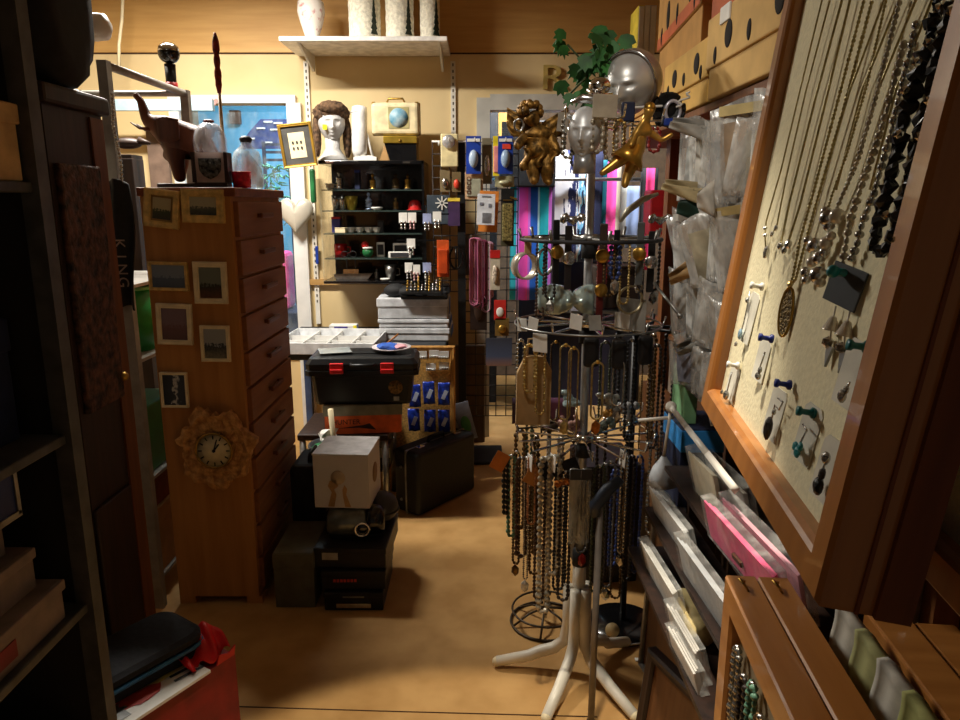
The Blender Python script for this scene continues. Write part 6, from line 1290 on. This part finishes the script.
q0 = bp_(820, 245, .006); t = thing('ball_cluster', 'cluster of silver and pearl balls at the end of the pale necklace', 'pendant', Mb(ctr) @ T(q0))
for i, (a, b, r) in enumerate(bc): part('ball', MB().sph(bp_(a, b, .005+r*.7)-q0, r, seg=12), PEARL if i % 3 == 1 else SILVER, t)
strand_on_board('silver and dusty pink bead necklace, left strand above the black card', [(905, 40), (885, 120), (862, 185), (850, 220), (845, 250), (842, 268)], 'pearl', .0036, thin=.25, var=.35)
strand_on_board('silver and dusty pink bead necklace, right strand above the black card', [(918, 20), (892, 130), (874, 195), (862, 225), (857, 245), (850, 262)], 'silver', .0036, thin=.25, var=.35)
strand_on_board('heavy black faceted chip necklace on the right of the cream board', [(942, -20), (928, 50), (906, 110), (895, 160), (882, 210), (874, 240), (877, 252), (885, 250), (893, 235), (908, 190), (925, 110), (941, 50), (955, 0)], 'black', .0062, thin=.62, var=.45, flat=True)
gl = [(938, 8), (928, 42), (917, 62), (905, 90), (899, 134), (929, 100), (920, 136), (951, 10), (886, 215), (896, 240)]
q0 = bp_(915, 80, .01); t = thing('clear_beads', 'few clear sparkling beads among the black chips of the heavy necklace', 'beads', Mb(ctr) @ T(q0))
for a, b in gl: part('bead', MB().ico(bp_(a, b, .018)-q0, .004, sub=1), CHROME, t)
for i, (x0, x1, x2, lb) in enumerate(((880, 838, 812, 'thin plain chain between the gold link chain and the pale balls'), (912, 866, 838, 'plain fine chain left of the pink bead strands'), (928, 884, 862, 'plain fine chain right of the pink bead strands'), (895, 850, 828, 'fine dotted chain behind the clustered ball necklace'))):
    strand_on_board(lb, [(x0+8, -10), (x1+12, 90), (x2+8, 190)], CH_, .0013, chain=True)
t = bpt('earring_pair', 'pair of dangling bell and grey triangle earrings on a black square card', 852, 287, 'earrings')
q0 = bp_(852, 287, .004)
part('card', MB().box((.0, -.008, 0), (.044, .002, .038), RZ(.4) @ RY(.15), .0015), mat((62, 66, 70), .7), t); part('pin', MB().cyl((0, 0, .012), (0, -.02, .012), .0038).sph((0, -.004, .012), .006, seg=10).sph((0, -.02, .012), .0062, seg=10), TEAL, t)
for i, (a, b) in enumerate(((836, 306), (850, 311))):
    c = [bp_(a, b, .006)-q0, bp_(a-4, b+18, .006)-q0, bp_(a-6, b+36, .006)-q0]
    er = part('earring', MB().tube(c, .0009, 5).lathe([(0, .008), (.003, .007), (.008, -.005), (.009, -.006), (0, -.007)], 12, T(c[1])), PEARL, t)
    part('bead', MB().ico(c[1]+Vector((0, 0, -.018)), .006, sub=1, jit=.2, seed=i), SILVER, er); part('triangle', MB().prism([(-.009, .0), (.009, 0), (0, -.021)], .0025, T(c[2]+Vector((0, 0, -.004)))), STEEL, er)
def carded(label, px, py, pinm, px2, py2, pend, shape, tilt=.12, w_=.034, h_=.062):
    t = bpt('earring_card', label, px, py, 'earrings', .004, 'carded charms on the cream board')
    q0 = bp_(px, py, .004)
    pl = [(-w_/2, -h_/2), (w_/2, -h_/2), (w_/2, h_/2-.006), (w_/2-.006, h_/2), (-w_/2+.006, h_/2), (-w_/2, h_/2-.006)]
    part('card', MB().prism(pl, .0012, RZ(.22) @ RY(tilt*.4) @ T(0, -.001, 0)), mat((226, 222, 206), .6), t)
    if pinm:
        pc = bp_(px2, py2, .012)-q0; hw = .0085
        part('push_pin', MB().lathe([(0, -hw), (.0056, -hw), (.0058, -hw+.003), (.0032, -hw+.005), (.0030, hw-.005), (.005, hw-.003), (.005, hw), (0, hw)], 16, T(pc) @ RX(PI/2)), pinm, t)
    for i, (a, b, r, sc_, kd) in enumerate(pend): part('charm', MB().ico(bp_(a, b, .011)-q0, r, sub=2, sc=sc_, jit=.1, seed=i), KN[kd] if isinstance(kd, str) else kd, t)
    if shape:
        part('hook', MB().tube([bp_(a, b, .010)-q0 for a, b in shape], .0011, 5), SILVER, t)
    return t
NP = mat((26, 44, 130), .3); TP = mat((12, 104, 108), .3)
carded('white card with a navy push pin and dark tear drop, centre bottom of the board', 775, 414, NP, 783, 384, [(768, 428, .0095, (.8, .5, 1.5), 'dark'), (774, 412, .004, (1, .6, 1), 'silver')], [(778, 398), (783, 402), (779, 410), (775, 405), (772, 418), (769, 422)], .22)
carded('white card with a teal push pin and turquoise charm at the bottom of the board', 808, 434, TP, 806, 412, [(797, 452, .006, (1, .5, 1.), TEAL), (795, 446, .005, (1, .5, 1), TEAL), (800, 447, .005, (1, .5, 1), TEAL)], [(803, 424), (807, 430), (803, 438), (800, 444)], .22)
carded('white card with a navy push pin and tiny silver charms near the left', 762, 360, NP, 766, 338, [(758, 376, .006, (1.2, .6, .8), 'silver'), (760, 370, .0045, (1, .6, 1), 'silver')], [(765, 352), (762, 362), (759, 370)], .2, .03, .056)
carded('white card with white pin and long chain earrings at the left edge of the board', 750, 318, WHITE, 757, 286, [(740, 334, .005, (1, .6, 1.6), mat((150, 180, 200), .2, .3)), (736, 344, .004, (1, .6, 1), 'silver'), (747, 300, .004, (1, .6, 1), 'silver')], [(750, 292), (747, 308), (744, 322), (740, 336)], .25, .03, .074)
carded('white card with white pin and silver flower at the lower left edge of the board', 733, 382, WHITE, 733, 365, [(726, 395, .007, (1, .6, 1), 'silver'), (722, 392, .004, (1, .6, 1), 'silver')], [(732, 372), (729, 384), (727, 392)], .25, .03, .054)
carded('white card with a teal pin cut by the right stile of the board', 852, 374, TP, 858, 346, [(842, 396, .006, (1, .6, 1), 'silver'), (846, 390, .004, (1, .6, 1), 'silver')], [(850, 382), (846, 390)], .22)
carded('white card with silver and black beads at the lower right of the board', 828, 470, None, 0, 0, [(826, 458, .006, (1, .6, 1), 'silver'), (822, 474, .005, (1, .6, 1.2), 'dark'), (818, 486, .0075, (1, .6, 1.1), 'black')], [(827, 458), (822, 472), (818, 484)], .2)

# ---- two frames standing below, seen from above
A2 = Vector((.415, 1.10, .885)); B2 = Vector((.352, .47, .885)); ex2 = (B2-A2).normalized(); hn2 = Vector((ex2.y, -ex2.x, 0))
if hn2.x > 0: hn2 = -hn2
ez2 = Vector((0, 0, 1)); ey2 = -hn2
L2_ = (B2-A2).length; H2 = .62
def M2(o): return Matrix(((ex2.x, ey2.x, 0, o.x), (ex2.y, ey2.y, 0, o.y), (0, 0, 1, o.z), (0, 0, 0, 1)))
fo = wood((178, 118, 58), (154, 96, 42), 'x', .8, .35, .03, .3)
for i in range(2):
    c = A2+ex2*L2_/2-Vector((0, 0, H2/2))+ey2*(.053*i)
    t = thing('low_jewellery_frame', ['nearer of the two wood framed jewellery boards standing upright at the lower right', 'second wood framed jewellery board, right beside the nearer one at lower right'][i], 'display board', M2(c))
    fm = MB(); w, h, fw, dp = L2_, H2, .05, .049
    lo = [(0, dp), (0, .003), (.003, 0), (fw-.004, 0), (fw, .006), (fw, dp)]; vs = []; fs = []
    for o_, y in lo:
        a, b = w/2-o_, h/2-o_; vs += [(-a, y, -b), (a, y, -b), (a, y, b), (-a, y, b)]
    for q in range(len(lo)):
        j = (q+1) % len(lo)
        for k in range(4): fs.append((q*4+k, q*4+(k+1) % 4, j*4+(k+1) % 4, j*4+k))
    part('frame', fm.add(vs, fs), fo, t); part('cloth_panel', MB().bx(-w/2+fw-.001, w/2-fw+.001, .02, .028, -h/2+fw, h/2-fw), mat((150, 132, 100), .9), t)
    part('hook', MB().tube([(-w/2+.03, .024, h/2-.002), (-w/2+.03, .024, h/2+.008), (-w/2+.04, .012, h/2+.016), (-w/2+.05, .02, h/2+.01), (-w/2+.05, .026, h/2)], .002, 6), BRASS, t)
    part('base_foot', MB().bx(-w/2, w/2, 0, dp, -.885+H2/2+.001, -h/2-.001), BROWN, t)
c = A2+ex2*L2_/2-Vector((0, 0, H2/2))
rr = random.Random(77)
PN = ['silver pronged', 'dark beaded', 'green stone', 'bronze chain', 'silver chain', 'black bead', 'grey pearl', 'brown bead', 'gold chain', 'pale bead']
KD = ['silver', 'dark', 'green', 'bronze', 'silver', 'black', 'pearl', 'brown', 'gold', 'white']
for k in range(10):
    x = -L2_/2+.085+k*.045
    t = thing('necklace', '%s necklace hanging inside the nearer low jewellery frame' % PN[k], 'necklace', M2(c) @ T(x, .006, H2/2-.08-.02*(k % 2)), None)
    part('strand', MB().beads(loop_path(.026, .2+.12*rr.random()), .0055, .3, 6, closed=True, seed=k, var=.3), KN[KD[k]], t); part('clasp', MB().sph((0, 0, 0), .006, seg=8), SILVER, t)
    
# ---- cloths and wooden frame group at the bottom right corner
for i, (y, c, lb) in enumerate(((.93, (206, 200, 186), 'white folded cloth, farthest in the gap between the wooden frames'), (.865, (178, 176, 120), 'pale green folded cloth behind the middle white one'), (.80, (204, 198, 184), 'white folded cloth in the middle of the gap between the frames'), (.735, (176, 176, 110), 'pale green folded cloth nearer in the gap between the frames'), (.68, (204, 198, 186), 'white folded cloth nearest the camera in the gap'))):
    solo('folded_cloth', MB().sheet(lambda u, v: ((u-.5)*.062+.003*math.sin(v*9), .004*math.sin(u*PI)+.002*math.sin(u*9), (v-.9)*.14-.004*abs(u-.5)-.02*(u-.5)), 12, 12, th=.016), mat(c, .85, 0, .12, 30), lb, 'cloth', T(.540-.07*(1-y), y, .895) @ RZ(-1.4))
for i, (x, y0, y1, z, lb) in enumerate(((.558, .30, 1.0, .885, 'orange brown wooden frame edge right of the folded cloths'), (.625, .28, .98, .875, 'second wooden frame edge at the bottom right corner'), (.695, .25, .97, .86, 'third wooden frame edge at the extreme bottom right'))):
    t = thing('stacked_frame', lb, 'frame', T(x, (y0+y1)/2, z) @ RZ(-.11))
    L_ = y1-y0
    part('top_stile', MB().bx(0, .06, -L_/2, L_/2, -.05, 0, bev=.004), fo, t)
    part('end_stile', MB().bx(0, .06, L_/2-.05, L_/2, -.6, -.05), fo, t); part('end_stile', MB().bx(0, .06, -L_/2, -L_/2+.05, -.6, -.05), fo, t); part('panel', MB().bx(.02, .03, -L_/2+.05, L_/2-.05, -.6, -.05), BROWN, t); part('bottom_stile', MB().bx(0, .06, -L_/2, L_/2, -z+.001, -.6), fo, t)
# ================================================================ light and camera
def area(name, loc, rot, sx, sy, e, c, vis=True):
    l = bpy.data.lights.new(name, 'AREA'); l.shape = 'RECTANGLE'; l.size = sx; l.size_y = sy; l.energy = e; l.color = c
    o = bpy.data.objects.new(name, l); COL.objects.link(o); o.location = loc; o.rotation_euler = rot; return o
def tubelight(label, x, y, z, L_, rz=0.):
    t = thing('ceiling_light', label, 'ceiling light', T(x, y, z) @ RZ(rz)); part('housing', MB().bx(-L_/2, L_/2, -.06, .06, 0, .05, bev=.006), WHITE, t)
    for s in (-L_*.4, L_*.4): part('suspension_wire', MB().cyl((s, 0, .05), (s, 0, 3.0-z), .004, n=6), STEEL, t)
    part('diffuser', MB().bx(-L_/2+.02, L_/2-.02, -.05, .05, -.012, -.001), mat((255, 240, 215), .5, 0, 0, 5, emit=(255, 236, 206), es=6.), t)
tubelight('long white hanging tube light above the back left of the room', -1.42, 3.25, 2.74, .9, .1)
area('main_light', (-1.42, 3.25, 2.71), (0, 0, .1), .8, .08, 62, (1, .95, .85))
sp = bpy.data.lights.new('front_light', 'SPOT'); sp.energy = 165; sp.color = (1, .9, .74); sp.spot_size = math.radians(36); sp.spot_blend = .12; sp.shadow_soft_size = .05
o = bpy.data.objects.new('front_light', sp); COL.objects.link(o); o.location = (.05, 1.17, 2.85); o.rotation_euler = (0, math.radians(2), 0)
t = thing('downlight', 'round ceiling downlight over the front aisle', 'ceiling light', T(.05, 1.17, 2.9)); part('rim', MB().lathe([(.05, 0), (.07, 0), (.07, .1), (.05, .1), (.05, 0)], 24), WHITE, t)
s2 = bpy.data.lights.new('stand_fill_spot', 'SPOT'); s2.energy = 34; s2.color = (1, .92, .8); s2.spot_size = math.radians(36); s2.spot_blend = .7; s2.shadow_soft_size = .06  # added fill spot, brightens the front of the stand
o = bpy.data.objects.new('stand_fill_spot', s2); COL.objects.link(o); o.location = (-.25, .75, 2.8); o.rotation_euler = (Vector((.42, 2.1, 1.45))-o.location).to_track_quat('-Z', 'Y').to_euler()
t = thing('fill_spot_housing', 'small unseen fill spotlight added to brighten the jewellery stand', 'ceiling light', T(-.25, .75, 2.86)); part('housing', MB().cyl((0, 0, .0), (0, 0, .14), .03), WHITE, t)  # unseen housing made up for the added fill spot
area('blue_room_light', (-1.3, 5.6, 2.9), (0, 0, 0), .8, .8, 46, (.8, .93, 1.))
area('rear_room_light', (.55, 4.68, 2.6), (math.radians(22), 0, 0), .9, .1, 40, (.95, .97, 1.))
w = bpy.data.worlds.new('world'); bpy.context.scene.world = w; w.use_nodes = True
w.node_tree.nodes['Background'].inputs[0].default_value = (1., .78, .56, 1); w.node_tree.nodes['Background'].inputs[1].default_value = .055
cam = bpy.data.cameras.new('camera'); cam.sensor_width = 36; cam.lens = FPX/960*36; cam.clip_start = .02
co = bpy.data.objects.new('camera', cam); COL.objects.link(co); co.location = (0, 0, CH); co.rotation_euler = (math.radians(90-12.4), 0, 0)
S = bpy.context.scene; S.camera = co
S.view_settings.view_transform = 'Standard'; S.view_settings.look = 'None'; S.view_settings.exposure = .6; S.view_settings.gamma = 1; S.view_settings.use_curve_mapping = False
